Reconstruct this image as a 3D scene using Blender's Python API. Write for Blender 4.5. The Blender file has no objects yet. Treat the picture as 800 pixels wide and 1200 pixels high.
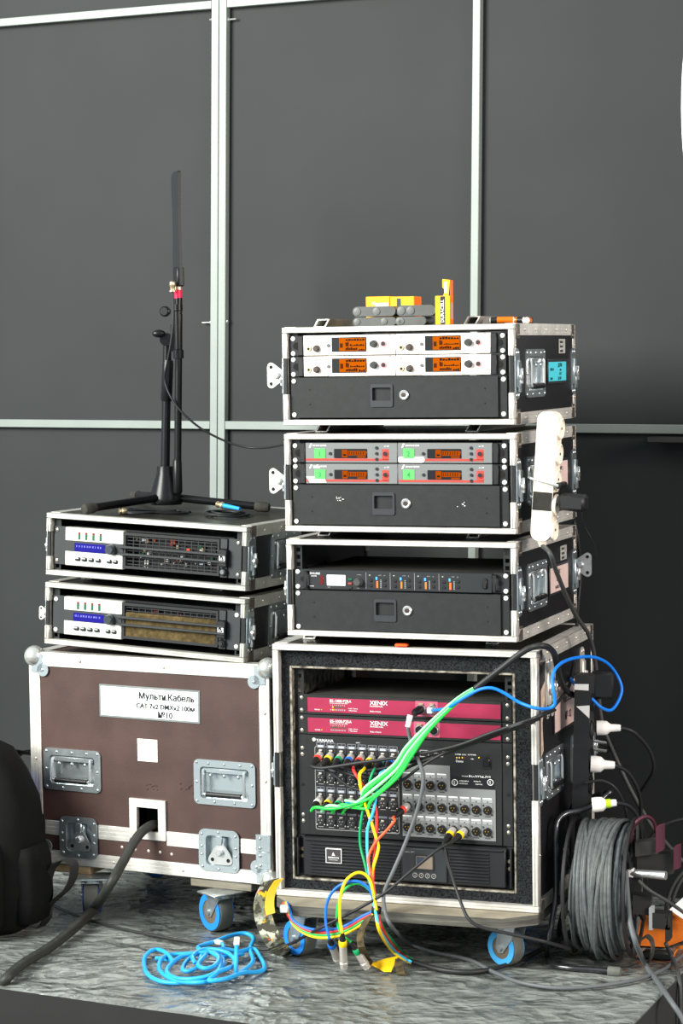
import bpy, math, random
from mathutils import Vector, Matrix, noise
random.seed(7)
S = bpy.context.scene
COL = S.collection

# ---------------------------------------------------------------- camera, world, light, exposure
FPX, PITCH, ROLL, CAMZ = 2701.238, 0.0698, -0.0147, 1.315
_c, _s = math.cos(PITCH), math.sin(PITCH)
R0, U0, D0 = Vector((1, 0, 0)), Vector((0, _s, _c)), Vector((0, _c, -_s))
_cr, _sr = math.cos(ROLL), math.sin(ROLL)
CR, CU = R0 * _cr + U0 * _sr, U0 * _cr - R0 * _sr
cam = bpy.data.objects.new('camera', bpy.data.cameras.new('camera'))
COL.objects.link(cam)
cam.data.sensor_fit = 'VERTICAL'
cam.data.sensor_height = 36.0
cam.data.sensor_width = 24.0
cam.data.lens = FPX / 1200 * 36
cam.matrix_world = Matrix(((CR.x, CU.x, -D0.x, 0), (CR.y, CU.y, -D0.y, 0), (CR.z, CU.z, -D0.z, CAMZ), (0, 0, 0, 1)))
S.camera = cam

W_ = bpy.data.worlds.new('world'); S.world = W_; W_.use_nodes = True
W_.node_tree.nodes['Background'].inputs[0].default_value = (0.78, 0.90, 1.0, 1)
W_.node_tree.nodes['Background'].inputs[1].default_value = 0.80

def area(name, loc, tgt, sx, sy, power, col):
    l = bpy.data.lights.new(name, 'AREA'); l.shape = 'RECTANGLE'; l.size = sx; l.size_y = sy
    l.energy = power; l.color = col
    o = bpy.data.objects.new(name, l); COL.objects.link(o); o.location = loc
    o.rotation_euler = (Vector(tgt) - Vector(loc)).to_track_quat('-Z', 'Y').to_euler()
    return o
area('warm_side_lamp', (3.6, 1.6, 2.2), (.5, 5, .7), 1.4, 1.4, 230, (1.0, .88, .78))
area('daylight_opening', (-5.55, 1.75, 3.75), (0, 5, .8), 3.4, 3.4, 1340, (.99, 1.0, .94))

vs = S.view_settings
vs.view_transform = 'Standard'; vs.look = 'None'; vs.gamma = 1.0; vs.exposure = 0.0
vs.use_curve_mapping = False

# ---------------------------------------------------------------- pixel calibration (real planes, real depths)
def ray(px, py):
    u, v = px - 400, py - 600
    u, v = u * _cr + v * _sr, -u * _sr + v * _cr
    return (R0 * u - U0 * v + D0 * FPX) / FPX
CAM = Vector((0, 0, CAMZ))
def aty(px, py, y):
    r = ray(px, py); return CAM + r * (y / r.y)
def atz(px, py, z=0.0):
    r = ray(px, py); return CAM + r * ((z - CAMZ) / r.z)
def frame(x, y, z, yaw, roll=0, lean=0, k=1.0):     # k: actual size over nominal size
    return Matrix.Translation((x * k, y * k, z * k + CAMZ)) @ Matrix.Scale(k, 4) @ Matrix.Rotation(yaw, 4, 'Z') @ Matrix.Rotation(lean, 4, 'X') @ Matrix.Rotation(roll, 4, 'Y')
MC = dict(
    c1=frame(-.1226, 4.9503, -.1579, -.3608), c2=frame(-.1218, 4.9481, -.3854, -.3586),
    c3=frame(-.1211, 4.9633, -.6131, -.3589), c4=frame(-.1558, 4.9786, -1.1876, -.3421),
    a1=frame(-.6774, 5.2396, -.4995, -.4427, .0444, 0, 1.025), a2=frame(-.6851, 5.2452, -.6585, -.4390, .0444, 0, 1.025),
    tr=frame(-.7216, 5.2494, -1.1624, -.4634, .0029, 0, 1.03), wall=frame(-.3162, 6.0, -.1773, -.4645, .0067, -.034))
def on_plane(c, px, py, axis, d):
    M = MC[c]; n = M.col[axis].to_3d(); n, d = n.normalized(), d * n.length; o = M.translation + n * d
    r = ray(px, py); t = (n.dot(o - CAM)) / n.dot(r)
    return CAM + r * t
def fr(c, px, py, d=0.0):
    q = MC[c].inverted() @ on_plane(c, px, py, 1, d); return q.x, q.z
def tp(c, px, py, z):
    q = MC[c].inverted() @ on_plane(c, px, py, 2, z); return q.x, q.y
def sd(c, px, py, x):
    q = MC[c].inverted() @ on_plane(c, px, py, 0, x); return q.y, q.z
def P4(px, py, d=-.02): return on_plane('c4', px, py, 1, d)
T = lambda x, y, z: Matrix.Translation((x, y, z))
RZ = lambda a: Matrix.Rotation(a, 4, 'Z')

# ---------------------------------------------------------------- materials
def lin(c):
    return tuple(((v / 255) / 12.92 if v / 255 <= .04045 else ((v / 255 + .055) / 1.055) ** 2.4) for v in c)
MATS = {}
def mat(name, rgb, rough=.5, metal=0.0, var=0.0, vscale=20, bump=0.0, bscale=200, emit=0.0, rgb2=None, stretch=None, spec=.32, trans=0, coat=0, ecol=None):
    if name in MATS: return MATS[name]
    m = bpy.data.materials.new(name); m.use_nodes = True
    nt = m.node_tree; b = nt.nodes['Principled BSDF']
    c = lin(rgb) + (1,)
    b.inputs['Base Color'].default_value = c
    b.inputs['Roughness'].default_value = rough
    b.inputs['Metallic'].default_value = metal
    b.inputs['Specular IOR Level'].default_value = spec
    if trans: b.inputs['Transmission Weight'].default_value = trans
    if coat: b.inputs['Coat Weight'].default_value = coat
    if emit:
        b.inputs['Emission Color'].default_value = (lin(ecol) + (1,)) if ecol else c; b.inputs['Emission Strength'].default_value = emit
    if var or bump:
        tc = nt.nodes.new('ShaderNodeTexCoord'); mp = nt.nodes.new('ShaderNodeMapping')
        nt.links.new(tc.outputs['Object'], mp.inputs[0])
        if stretch: mp.inputs['Scale'].default_value = stretch
    if var:
        n = nt.nodes.new('ShaderNodeTexNoise'); n.inputs['Scale'].default_value = vscale; n.inputs['Detail'].default_value = 6
        nt.links.new(mp.outputs[0], n.inputs['Vector'])
        r = nt.nodes.new('ShaderNodeValToRGB')
        r.color_ramp.elements[0].position = .35; r.color_ramp.elements[1].position = .65
        c2 = lin(rgb2) + (1,) if rgb2 else tuple(v * (1 - var) for v in c[:3]) + (1,)
        r.color_ramp.elements[0].color = c2; r.color_ramp.elements[1].color = c
        nt.links.new(n.outputs[0], r.inputs[0]); nt.links.new(r.outputs[0], b.inputs['Base Color'])
    if bump:
        n2 = nt.nodes.new('ShaderNodeTexNoise'); n2.inputs['Scale'].default_value = bscale; n2.inputs['Detail'].default_value = 4
        nt.links.new(mp.outputs[0], n2.inputs['Vector'])
        bp = nt.nodes.new('ShaderNodeBump'); bp.inputs['Strength'].default_value = bump; bp.inputs['Distance'].default_value = .002
        nt.links.new(n2.outputs[0], bp.inputs['Height']); nt.links.new(bp.outputs[0], b.inputs['Normal'])
    MATS[name] = m
    return m
ALU = mat('brushed_aluminium', (226, 222, 214), .42, .55, .22, 30, .15, 90)
ZINC = mat('zinc_plate', (196, 204, 206), .30, .85, .25, 40)
STEEL = mat('bright_steel', (225, 225, 222), .28, .85)
LAM = mat('black_laminate', (30, 29, 31), .42, 0, .35, 60, .1, 400)
BROWN = mat('brown_laminate', (74, 54, 49), .5, 0, .3, 9, .12, 300, rgb2=(61, 43, 38))
BLK = mat('black_plastic', (24, 24, 25), .45)
BLK2 = mat('black_metal_powder', (29, 31, 31), .55, .05, .25, 50, .12, 700)
EAR = mat('dark_ear', (38, 39, 40), .5, .2)
DARK = mat('cavity_shade', (10, 10, 10), .8)  # near-black puts the shade of holes and recesses into the colour
WHT = mat('white_panel', (236, 229, 222), .4, .05)
GREYP = mat('grey_panel', (112, 114, 114), .42, .15)
REDSTR = mat('red_stripe', (176, 58, 48), .5)
ORNG = mat('orange_lcd', (24, 8, 1), .9, emit=.8, ecol=(255, 122, 4), spec=0)
ORNG_D = mat('orange_lcd_dim', (20, 7, 1), .9, emit=.55, ecol=(255, 112, 4), spec=0)
LCDTX = mat('lcd_ink', (22, 12, 6), .8, spec=.1)
BLUELCD = mat('blue_lcd', (10, 8, 60), .7, emit=.42, ecol=(52, 44, 230), spec=.1)
BLUETX = mat('blue_lcd_text', (130, 130, 240), .5, emit=.3)
WLCD = mat('white_lcd', (238, 240, 240), .5, emit=.3)
GRNLED = mat('green_led', (10, 88, 54), .5)
REDLED = mat('red_led', (120, 24, 18), .5)
YELLED = mat('yellow_led', (235, 200, 40), .5, emit=.5)
INKW = mat('white_ink', (222, 222, 220), .6)
INKG = mat('grey_ink', (150, 148, 146), .6)
INKLG = mat('pale_grey_ink', (212, 213, 211), .6)
INKB = mat('black_ink', (10, 11, 12), .6)
MAG = mat('crimson_panel', (150, 36, 68), .45, 0, .12, 12)
MAGL = mat('pink_frame', (176, 84, 108), .5)
GRNOTE = mat('green_note', (84, 196, 92), .7)
TAPE = mat('white_tape', (236, 236, 230), .6)
PAPER = mat('paper_white', (240, 241, 240), .6)
PAPERP = mat('paper_warm', (214, 186, 178), .6, 0, .1, 30)
CYANP = mat('cyan_card', (70, 190, 205), .5)
WOOD = mat('grey_plywood', (128, 121, 106), .7, 0, .35, 14, .3, 120, stretch=(1, 8, 8))
FOAM = mat('black_foam_felt', (17, 18, 19), .95, 0, .75, 260, .8, 320, rgb2=(46, 48, 50), spec=.05)
RUB = mat('grey_rubber', (96, 98, 92), .75, 0, .2, 50)
BLUEW = mat('blue_wheel', (30, 120, 205), .45)
BLUEW2 = mat('pale_blue_wheel', (60, 150, 205), .5)
WORNALU = mat('worn_edge_aluminium', (176, 170, 156), .5, .5, .6, 60, rgb2=(70, 64, 55))
CAB = mat('black_cable', (33, 33, 34), .5)
CABG = mat('grey_cable', (88, 91, 93), .5)
CABD = mat('dark_grey_cable', (62, 63, 62), .55)
SPOOL = mat('spool_cable', (86, 90, 90), .45, 0, .3, 90)
BLUEC = mat('blue_cable', (18, 118, 220), .4)
CYANC = mat('light_blue_cable', (40, 160, 226), .4, 0, .15, 10)
GRNC = mat('green_cable', (40, 215, 75), .4)
GRNL = mat('mint_cable', (150, 240, 165), .45)
cR = mat('red_strand', (226, 58, 46), .45); cY = mat('yellow_strand', (245, 206, 20), .45)
cG = mat('green_strand', (20, 150, 90), .45); cB = mat('blue_strand', (26, 105, 205), .45); cC = mat('cyan_strand', (70, 185, 225), .45)
cO = mat('orange_strand', (232, 92, 50), .45)
BRASS = mat('warm_nickel', (206, 186, 150), .3, .8)
RUBB = mat('black_rubber_dusty', (58, 56, 50), .85, 0, .4, 60)
STAND = mat('black_stand_metal', (22, 22, 23), .3, .2, .2, 120)

# ---------------------------------------------------------------- mesh builder
class G:
    def __init__(s): s.v = []; s.f = []; s.mi = []; s.m = 0
    def add(s, vs, fs):
        o = len(s.v); s.v += [tuple(v) for v in vs]
        for f in fs: s.f.append([i + o for i in f]); s.mi.append(s.m)
        return s
    def box(s, x0, x1, y0, y1, z0, z1):
        return s.add([(x0, y0, z0), (x1, y0, z0), (x1, y1, z0), (x0, y1, z0), (x0, y0, z1), (x1, y0, z1), (x1, y1, z1), (x0, y1, z1)],
                     [(0, 3, 2, 1), (4, 5, 6, 7), (0, 1, 5, 4), (1, 2, 6, 5), (2, 3, 7, 6), (3, 0, 4, 7)])
    def cbox(s, x0, x1, y0, y1, z0, z1, c=.002):
        c = min(c, (x1 - x0) * .45, (y1 - y0) * .45, (z1 - z0) * .45)
        lo = (x0, y0, z0); hi = (x1, y1, z1); vs = []; idx = {}
        for sx in (0, 1):
            for sy in (0, 1):
                for sz in (0, 1):
                    for ax in range(3):
                        p = [(hi if b else lo)[k] + (0 if k == ax else (-c if b else c)) for k, b in enumerate((sx, sy, sz))]
                        idx[(sx, sy, sz, ax)] = len(vs); vs.append(p)
        fs = []
        for ax in range(3):
            a, b = [k for k in range(3) if k != ax]
            for sgn in (0, 1):
                q = []
                for (i, j) in ((0, 0), (1, 0), (1, 1), (0, 1)):
                    k = [0, 0, 0]; k[ax] = sgn; k[a] = i; k[b] = j; q.append(idx[(*k, ax)])
                fs.append(q if (sgn == 1) == (ax != 1) else q[::-1])
        for ax in range(3):          # edge chamfers, running along axis ax
            a, b = [k for k in range(3) if k != ax]
            for i in (0, 1):
                for j in (0, 1):
                    k0 = [0, 0, 0]; k0[a] = i; k0[b] = j; k1 = list(k0); k1[ax] = 1
                    fs.append([idx[(*k0, a)], idx[(*k1, a)], idx[(*k1, b)], idx[(*k0, b)]])
        for sx in (0, 1):
            for sy in (0, 1):
                for sz in (0, 1): fs.append([idx[(sx, sy, sz, 0)], idx[(sx, sy, sz, 1)], idx[(sx, sy, sz, 2)]])
        return s.add(vs, fs)
    def cyl(s, p0, p1, r0, r1=None, n=16, cap=True):
        r1 = r0 if r1 is None else r1
        p0, p1 = Vector(p0), Vector(p1); d = (p1 - p0).normalized()
        a = d.orthogonal().normalized(); b = d.cross(a)
        vs = []
        for p, r in ((p0, r0), (p1, r1)):
            for i in range(n):
                t = 2 * math.pi * i / n; vs.append(p + (a * math.cos(t) + b * math.sin(t)) * r)
        fs = [(i, (i + 1) % n, n + (i + 1) % n, n + i) for i in range(n)]
        if cap: fs += [tuple(range(n))[::-1], tuple(range(n, 2 * n))]
        return s.add(vs, fs)
    def lathe(s, p0, d, prof, n=20):
        p0, d = Vector(p0), Vector(d).normalized(); a = d.orthogonal().normalized(); b = d.cross(a); vs = []; fs = []
        for (h, r) in prof:
            for i in range(n):
                t = 2 * math.pi * i / n; vs.append(p0 + d * h + (a * math.cos(t) + b * math.sin(t)) * max(r, 1e-5))
        for k in range(len(prof) - 1):
            for i in range(n): fs.append((k * n + i, k * n + (i + 1) % n, (k + 1) * n + (i + 1) % n, (k + 1) * n + i))
        fs += [tuple(range(n))[::-1], tuple(range((len(prof) - 1) * n, len(prof) * n))]
        return s.add(vs, fs)
    def dome(s, p, d, r, h, n=8):
        return s.lathe(p, d, [(0, r), (h * .6, r * .8), (h, r * .25)], n)
    def sphere(s, p, r, n=16, m=10, sc=(1, 1, 1)):
        prof = [(-r * math.cos(math.pi * k / m), r * math.sin(math.pi * k / m)) for k in range(m + 1)]
        o = len(s.v); s.lathe((0, 0, 0), (0, 0, 1), prof, n)
        for i in range(o, len(s.v)):
            v = s.v[i]; s.v[i] = (p[0] + v[0] * sc[0], p[1] + v[1] * sc[1], p[2] + v[2] * sc[2])
        return s
    def prism(s, poly, y0, y1):      # poly in x,z
        n = len(poly); vs = [(x, y0, z) for x, z in poly] + [(x, y1, z) for x, z in poly]
        return s.add(vs, [tuple(range(n)), tuple(range(n, 2 * n))[::-1]] + [(i + n, (i + 1) % n + n, (i + 1) % n, i) for i in range(n)])
    def ring(s, po, pi, y0, y1):     # plate between two outlines of equal count
        n = len(po); vs = []
        for y in (y0, y1):
            vs += [(x, y, z) for x, z in po] + [(x, y, z) for x, z in pi]
        fs = []
        for i in range(n):
            j = (i + 1) % n
            fs += [(i, j, n + j, n + i), (2 * n + i, 3 * n + i, 3 * n + j, 2 * n + j), (i, 2 * n + i, 2 * n + j, j), (n + i, n + j, 3 * n + j, 3 * n + i)]
        return s.add(vs, fs)
    def dish(s, pi, y0, y1, k=.92):  # open recess
        n = len(pi); cx = sum(p[0] for p in pi) / n; cz = sum(p[1] for p in pi) / n
        vs = [(x, y0, z) for x, z in pi] + [(cx + (x - cx) * k, y1, cz + (z - cz) * k) for x, z in pi]
        return s.add(vs, [(i, (i + 1) % n, n + (i + 1) % n, n + i) for i in range(n)] + [tuple(range(n, 2 * n))])
    def grid(s, x0, x1, z0, z1, y0, y1, holes=()):
        xs = sorted({x0, x1} | {h[0] for h in holes} | {h[1] for h in holes}); zs = sorted({z0, z1} | {h[2] for h in holes} | {h[3] for h in holes})
        inh = lambda x, z: any(h[0] < x < h[1] and h[2] < z < h[3] for h in holes)
        full = {(i, k) for i in range(len(xs) - 1) for k in range(len(zs) - 1) if not inh((xs[i] + xs[i + 1]) / 2, (zs[k] + zs[k + 1]) / 2)}
        for (i, k) in full:
            a, b, c, d = xs[i], xs[i + 1], zs[k], zs[k + 1]
            s.add([(a, y0, c), (b, y0, c), (b, y0, d), (a, y0, d), (a, y1, c), (b, y1, c), (b, y1, d), (a, y1, d)],
                  [(0, 1, 2, 3), (7, 6, 5, 4)] + ([(4, 0, 3, 7)] if (i - 1, k) not in full else []) + ([(1, 5, 6, 2)] if (i + 1, k) not in full else [])
                  + ([(4, 5, 1, 0)] if (i, k - 1) not in full else []) + ([(3, 2, 6, 7)] if (i, k + 1) not in full else []))
        return s
    def tube(s, pts, r, n=8, closed=False, cap=True):
        pts = [Vector(p) for p in pts]; N = len(pts)
        rs = r if isinstance(r, (list, tuple)) else [r] * N
        tan = []
        for i in range(N):
            a = pts[(i - 1) % N] if (closed or i > 0) else pts[i]; b = pts[(i + 1) % N] if (closed or i < N - 1) else pts[i]
            t = (b - a); tan.append(t.normalized() if t.length > 1e-9 else Vector((0, 0, 1)))
        nrm = tan[0].orthogonal().normalized(); vs = []
        for i in range(N):
            nrm = (nrm - tan[i] * nrm.dot(tan[i]))
            nrm = nrm.normalized() if nrm.length > 1e-6 else tan[i].orthogonal().normalized()
            b = tan[i].cross(nrm)
            for k in range(n):
                t = 2 * math.pi * k / n; vs.append(pts[i] + (nrm * math.cos(t) + b * math.sin(t)) * rs[i])
        fs = []
        for i in range(N if closed else N - 1):
            j = (i + 1) % N
            for k in range(n): fs.append((i * n + k, i * n + (k + 1) % n, j * n + (k + 1) % n, j * n + k))
        if cap and not closed: fs += [tuple(range(n))[::-1], tuple(range((N - 1) * n, N * n))]
        return s.add(vs, fs)
    def ribbon(s, pts, side, w, t):  # flat strap: side = width direction(s)
        pts = [Vector(p) for p in pts]; N = len(pts); vs = []
        for i, p in enumerate(pts):
            sv = Vector(side[i] if isinstance(side, list) else side).normalized()
            tg = (pts[min(i + 1, N - 1)] - pts[max(i - 1, 0)]).normalized(); nn = tg.cross(sv).normalized()
            for a, b in ((-1, -1), (1, -1), (1, 1), (-1, 1)): vs.append(p + sv * (a * w / 2) + nn * (b * t / 2))
        fs = [(i * 4 + k, i * 4 + (k + 1) % 4, (i + 1) * 4 + (k + 1) % 4, (i + 1) * 4 + k) for i in range(N - 1) for k in range(4)]
        return s.add(vs, fs + [(3, 2, 1, 0), tuple((N - 1) * 4 + k for k in range(4))])
    def obj(s, name, mats, parent=None, M=None, ang=.7):
        me = bpy.data.meshes.new(name); me.from_pydata(s.v, [], s.f)
        mats = mats if isinstance(mats, (list, tuple)) else [mats]
        for m in mats: me.materials.append(m)
        if len(mats) > 1: me.polygons.foreach_set('material_index', s.mi)
        import bmesh
        bm = bmesh.new(); bm.from_mesh(me); bmesh.ops.recalc_face_normals(bm, faces=bm.faces); bm.to_mesh(me); bm.free()
        if ang:
            me.polygons.foreach_set('use_smooth', [True] * len(me.polygons)); me.set_sharp_from_angle(angle=ang)
        me.update()
        o = bpy.data.objects.new(name, me); COL.objects.link(o)
        if parent: o.parent = parent
        if M is not None: o.matrix_local = M
        return o

def crv(pts, sub=6, closed=False):
    P = [Vector(p) for p in pts]; N = len(P); out = []
    for i in range(N if closed else N - 1):
        g = lambda k: P[k % N] if closed else P[max(0, min(N - 1, k))]
        a, b, c, d = g(i - 1), g(i), g(i + 1), g(i + 2)
        for j in range(sub):
            t = j / sub
            out.append(.5 * ((2 * b) + (c - a) * t + (2 * a - 5 * b + 4 * c - d) * t * t + (3 * b - a - 3 * c + d) * t ** 3))
    if not closed: out.append(P[-1])
    return out
def rrect(x0, x1, z0, z1, r, n=4):
    o = []
    for cx, cz, a0 in ((x1 - r, z1 - r, 0), (x0 + r, z1 - r, 90), (x0 + r, z0 + r, 180), (x1 - r, z0 + r, 270)):
        for i in range(n + 1):
            t = math.radians(a0 + 90 * i / n); o.append((cx + r * math.cos(t), cz + r * math.sin(t)))
    return o[::-1]
def link(o, parent):
    COL.objects.link(o); o.parent = parent; return o
def tag(o, label, cat, group=None, kind=None):
    if label: o['label'] = label
    if cat: o['category'] = cat
    if group: o['group'] = group
    if kind: o['kind'] = kind
    return o
def thing(name, label, cat, M=None, group=None):
    o = bpy.data.objects.new(name, None); COL.objects.link(o); o.empty_display_size = .05
    if M is not None: o.matrix_world = M
    return tag(o, label, cat, group)
def struct(o, label=None, cat=None):
    o['kind'] = 'structure'; return tag(o, label, cat)
def clone(o, parent=None):
    c = o.copy(); COL.objects.link(c); c.parent = parent; c.matrix_parent_inverse = Matrix()
    for ch in list(o.children): clone(ch, c)
    return c
def dup(root, M, label, group=None):
    c = clone(root); c.matrix_world = M; c['label'] = label
    if group: c['group'] = group
    return c
_tx = {}
def text(parent, s, size, x, z, m, y=-.0006, align='LEFT', name='lettering', xs=1.0, M=None, bold=0.0):
    key = (s, round(size, 5), align, round(xs, 3), m.name, bold)
    if key not in _tx:
        c = bpy.data.curves.new('lettering', 'FONT'); c.body = s; c.size = size; c.align_x = align; c.resolution_u = 2; c.offset = size * .010
        c.extrude = .00015
        o = bpy.data.objects.new('tmp', c); COL.objects.link(o); bpy.context.view_layer.update()
        me = bpy.data.meshes.new_from_object(o.evaluated_get(bpy.context.evaluated_depsgraph_get()))
        bpy.data.objects.remove(o); bpy.data.curves.remove(c)
        me.transform(Matrix.Rotation(math.pi / 2, 4, 'X') @ Matrix.Diagonal((xs, 1, 1, 1)))
        if bold:
            import bmesh
            b0 = bmesh.new(); b0.from_mesh(me); d_ = bmesh.ops.duplicate(b0, geom=b0.verts[:] + b0.edges[:] + b0.faces[:])
            bmesh.ops.translate(b0, verts=[v for v in d_['geom'] if isinstance(v, bmesh.types.BMVert)], vec=(size * bold, -.00005, size * bold * .5)); b0.to_mesh(me); b0.free()
        me.materials.clear(); me.materials.append(m); me.name = name; _tx[key] = me
    o = bpy.data.objects.new(name, _tx[key]); COL.objects.link(o); o.parent = parent
    o.matrix_local = (M or Matrix()) @ T(x, y, z)
    return o
_shared = {}
def shared(key, fn, name, parent, M):   # alike parts share one mesh
    if key not in _shared:
        g, mats = fn(); o = g.obj(name, mats, parent, M); _shared[key] = o.data; return o
    o = bpy.data.objects.new(name, _shared[key]); COL.objects.link(o); o.parent = parent; o.matrix_local = M
    return o

def screw_fn(r=.0052, h=.003):
    def f():
        g = G(); g.lathe((0, 0, 0), (0, -1, 0), [(0, r), (h * .5, r), (h, r * .7)], 12)
        g.m = 1; g.box(-r * .45, r * .45, -h - .0002, -h, -.0005, .0005); g.box(-.0005, .0005, -h - .0002, -h, -r * .45, r * .45)
        return g, [mat('washer_white', (232, 232, 230), .4, .3), INKG]
    return f
def screw(parent, x, z, y=0.0, dark=False):
    if dark:
        return shared('screwd', lambda: (G().lathe((0, 0, 0), (0, -1, 0), [(0, .0045), (.0015, .0042), (.0026, .002)], 10), [mat('screw_nickel', (168, 160, 148), .35, .8)]), 'screw', parent, T(x, y, z))
    return shared('screw', screw_fn(), 'screw', parent, T(x, y, z))


# ================================================================ SETTING
def floor_material():
    m = bpy.data.materials.new('wrinkled_vinyl'); m.use_nodes = True; nt = m.node_tree; b = nt.nodes['Principled BSDF']
    tc = nt.nodes.new('ShaderNodeTexCoord'); mp = nt.nodes.new('ShaderNodeMapping')
    mp.inputs['Rotation'].default_value = (0, 0, .9); mp.inputs['Scale'].default_value = (1.0, 1.35, 1.0)
    nt.links.new(tc.outputs['Object'], mp.inputs[0])
    def N(t, src, **k):
        n = nt.nodes.new(t)
        for a, v in k.items(): n.inputs[a].default_value = v
        nt.links.new(src, n.inputs['Vector']); return n
    def math_(op, a, b_=None, v=None):
        n = nt.nodes.new('ShaderNodeMath'); n.operation = op; nt.links.new(a, n.inputs[0])
        if b_ is not None: nt.links.new(b_, n.inputs[1])
        if v is not None: n.inputs[1].default_value = v
        return n.outputs[0]
    def ridge(n):          # crease lines where the noise crosses its mid value
        return math_('POWER', math_('SUBTRACT', math_('ADD', math_('MULTIPLY', math_('ABSOLUTE', math_('SUBTRACT', n.outputs[0], v=.5)), v=-5.0), v=1.0), v=0.0), v=3.0)
    big = N('ShaderNodeTexNoise', tc.outputs['Object'], Scale=2.2, Detail=3.0)
    wob = N('ShaderNodeTexNoise', tc.outputs['Object'], Scale=7.0, Detail=3.0)
    mixv = nt.nodes.new('ShaderNodeMix'); mixv.data_type = 'VECTOR'; mixv.inputs[0].default_value = .16
    nt.links.new(mp.outputs[0], mixv.inputs[4]); nt.links.new(wob.outputs['Color'], mixv.inputs[5])
    def vor(sc):
        n = nt.nodes.new('ShaderNodeTexVoronoi'); n.feature = 'F1'; n.inputs['Scale'].default_value = sc; nt.links.new(mixv.outputs[1], n.inputs['Vector']); return n.outputs['Distance']
    n2 = N('ShaderNodeTexNoise', mp.outputs[0], Scale=19.0, Detail=5.0, Distortion=.6)
    n3 = N('ShaderNodeTexNoise', tc.outputs['Object'], Scale=70.0, Detail=4.0)
    r = nt.nodes.new('ShaderNodeValToRGB'); e = r.color_ramp.elements
    e[0].position = .34; e[0].color = lin((70, 73, 70)) + (1,); e[1].position = .68; e[1].color = lin((142, 146, 141)) + (1,)
    mixn = math_('ADD', math_('MULTIPLY', n2.outputs[0], v=.4), math_('MULTIPLY', big.outputs[0], v=.6))
    nt.links.new(mixn, r.inputs[0]); nt.links.new(r.outputs[0], b.inputs['Base Color'])
    mr = nt.nodes.new('ShaderNodeMapRange'); mr.inputs[1].default_value = .3; mr.inputs[2].default_value = .7; mr.inputs[3].default_value = .16; mr.inputs[4].default_value = .38
    nt.links.new(n2.outputs[0], mr.inputs[0]); nt.links.new(mr.outputs[0], b.inputs['Roughness'])
    b.inputs['Specular IOR Level'].default_value = .8
    hgt = math_('ADD', math_('ADD', math_('MULTIPLY', vor(12.0), v=1.0), math_('MULTIPLY', vor(30.0), v=.55)), math_('ADD', math_('MULTIPLY', n2.outputs[0], v=.5), math_('MULTIPLY', n3.outputs[0], v=.06)))
    bp = nt.nodes.new('ShaderNodeBump'); bp.inputs['Strength'].default_value = 1.0; bp.inputs['Distance'].default_value = .014
    nt.links.new(hgt, bp.inputs['Height']); nt.links.new(bp.outputs[0], b.inputs['Normal'])
    return m
FLOORM = floor_material()
SA = Vector((.436, 4.127, 0)); SB = SA + Vector((-.885, .465, 0)) * 3.2; SD = SA + Vector((.38, .925, 0)) * 2.2; SC = SB + Vector((.464, .886, 0)) * 2.2
def build_floor():
    nu, nv = 150, 100; vs = []
    for j in range(nv + 1):
        for i in range(nu + 1):
            u, v = (i / nu) ** 1.3, (j / nv) ** 1.3
            p = SA * (1 - u) * (1 - v) + SB * u * (1 - v) + SD * (1 - u) * v + SC * u * v
            h = 0
            h += .0022 * abs(noise.noise(Vector((p.x * 9, p.y * 9, 1.3)))) + .0012 * noise.noise(Vector((p.x * 26 + 3, p.y * 22, 4)))
            if i == 0 or j == 0: h -= .003
            vs.append((p.x, p.y, min(h, .002) - .0022))
    g = G(); g.add(vs, [(j * (nu + 1) + i, j * (nu + 1) + i + 1, (j + 1) * (nu + 1) + i + 1, (j + 1) * (nu + 1) + i) for j in range(nv) for i in range(nu)])
    return g.obj('floor', FLOORM, ang=3)
struct(build_floor(), 'stage top covered in crinkled grey vinyl sheet', 'floor')
SKIRT = mat('skirt_fabric', (26, 26, 26), .9, 0, .18, 6, .3, 500)
SKIRTD = mat('skirt_fabric_side', (44, 43, 42), .9, 0, .2, 8)
def skirt(name, a, b, m, wav, label):
    n = 80; vs = []; d = (b - a).normalized(); nrm = Vector((d.y, -d.x, 0))
    for k in range(9):
        z = -.004 - k * .1
        for i in range(n + 1):
            t = i / n; w = (wav * math.sin(t * 38 + math.sin(t * 9) * 2) * k / 8 + .004 * noise.noise(Vector((t * 30, k * .4, 2)))) * (.35 + .65 * k / 8)
            p = a + (b - a) * t + nrm * (w + .002 + .004 * k / 8); vs.append((p.x, p.y, z))
    g = G(); g.add(vs, [(k * (n + 1) + i, k * (n + 1) + i + 1, (k + 1) * (n + 1) + i + 1, (k + 1) * (n + 1) + i) for k in range(8) for i in range(n)])
    o = g.obj(name, m, ang=3); mo = o.modifiers.new('thick', 'SOLIDIFY'); mo.thickness = .002
    return struct(o, label, 'skirt')
skirt('wall_stage_front', SB, SA, SKIRT, .012, 'dark grey fabric skirt hanging along the front edge of the stage')
skirt('wall_stage_side', SA, SD, SKIRTD, .006, 'black fabric skirt on the short side of the stage')
g = G(); g.box(-6, 6, 0.2, 9, -.87, -.85)
struct(g.obj('floor_hall', mat('hall_floor', (70, 70, 68), .6, 0, .3, 3)), 'dark hall floor below the stage', 'floor')

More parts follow.
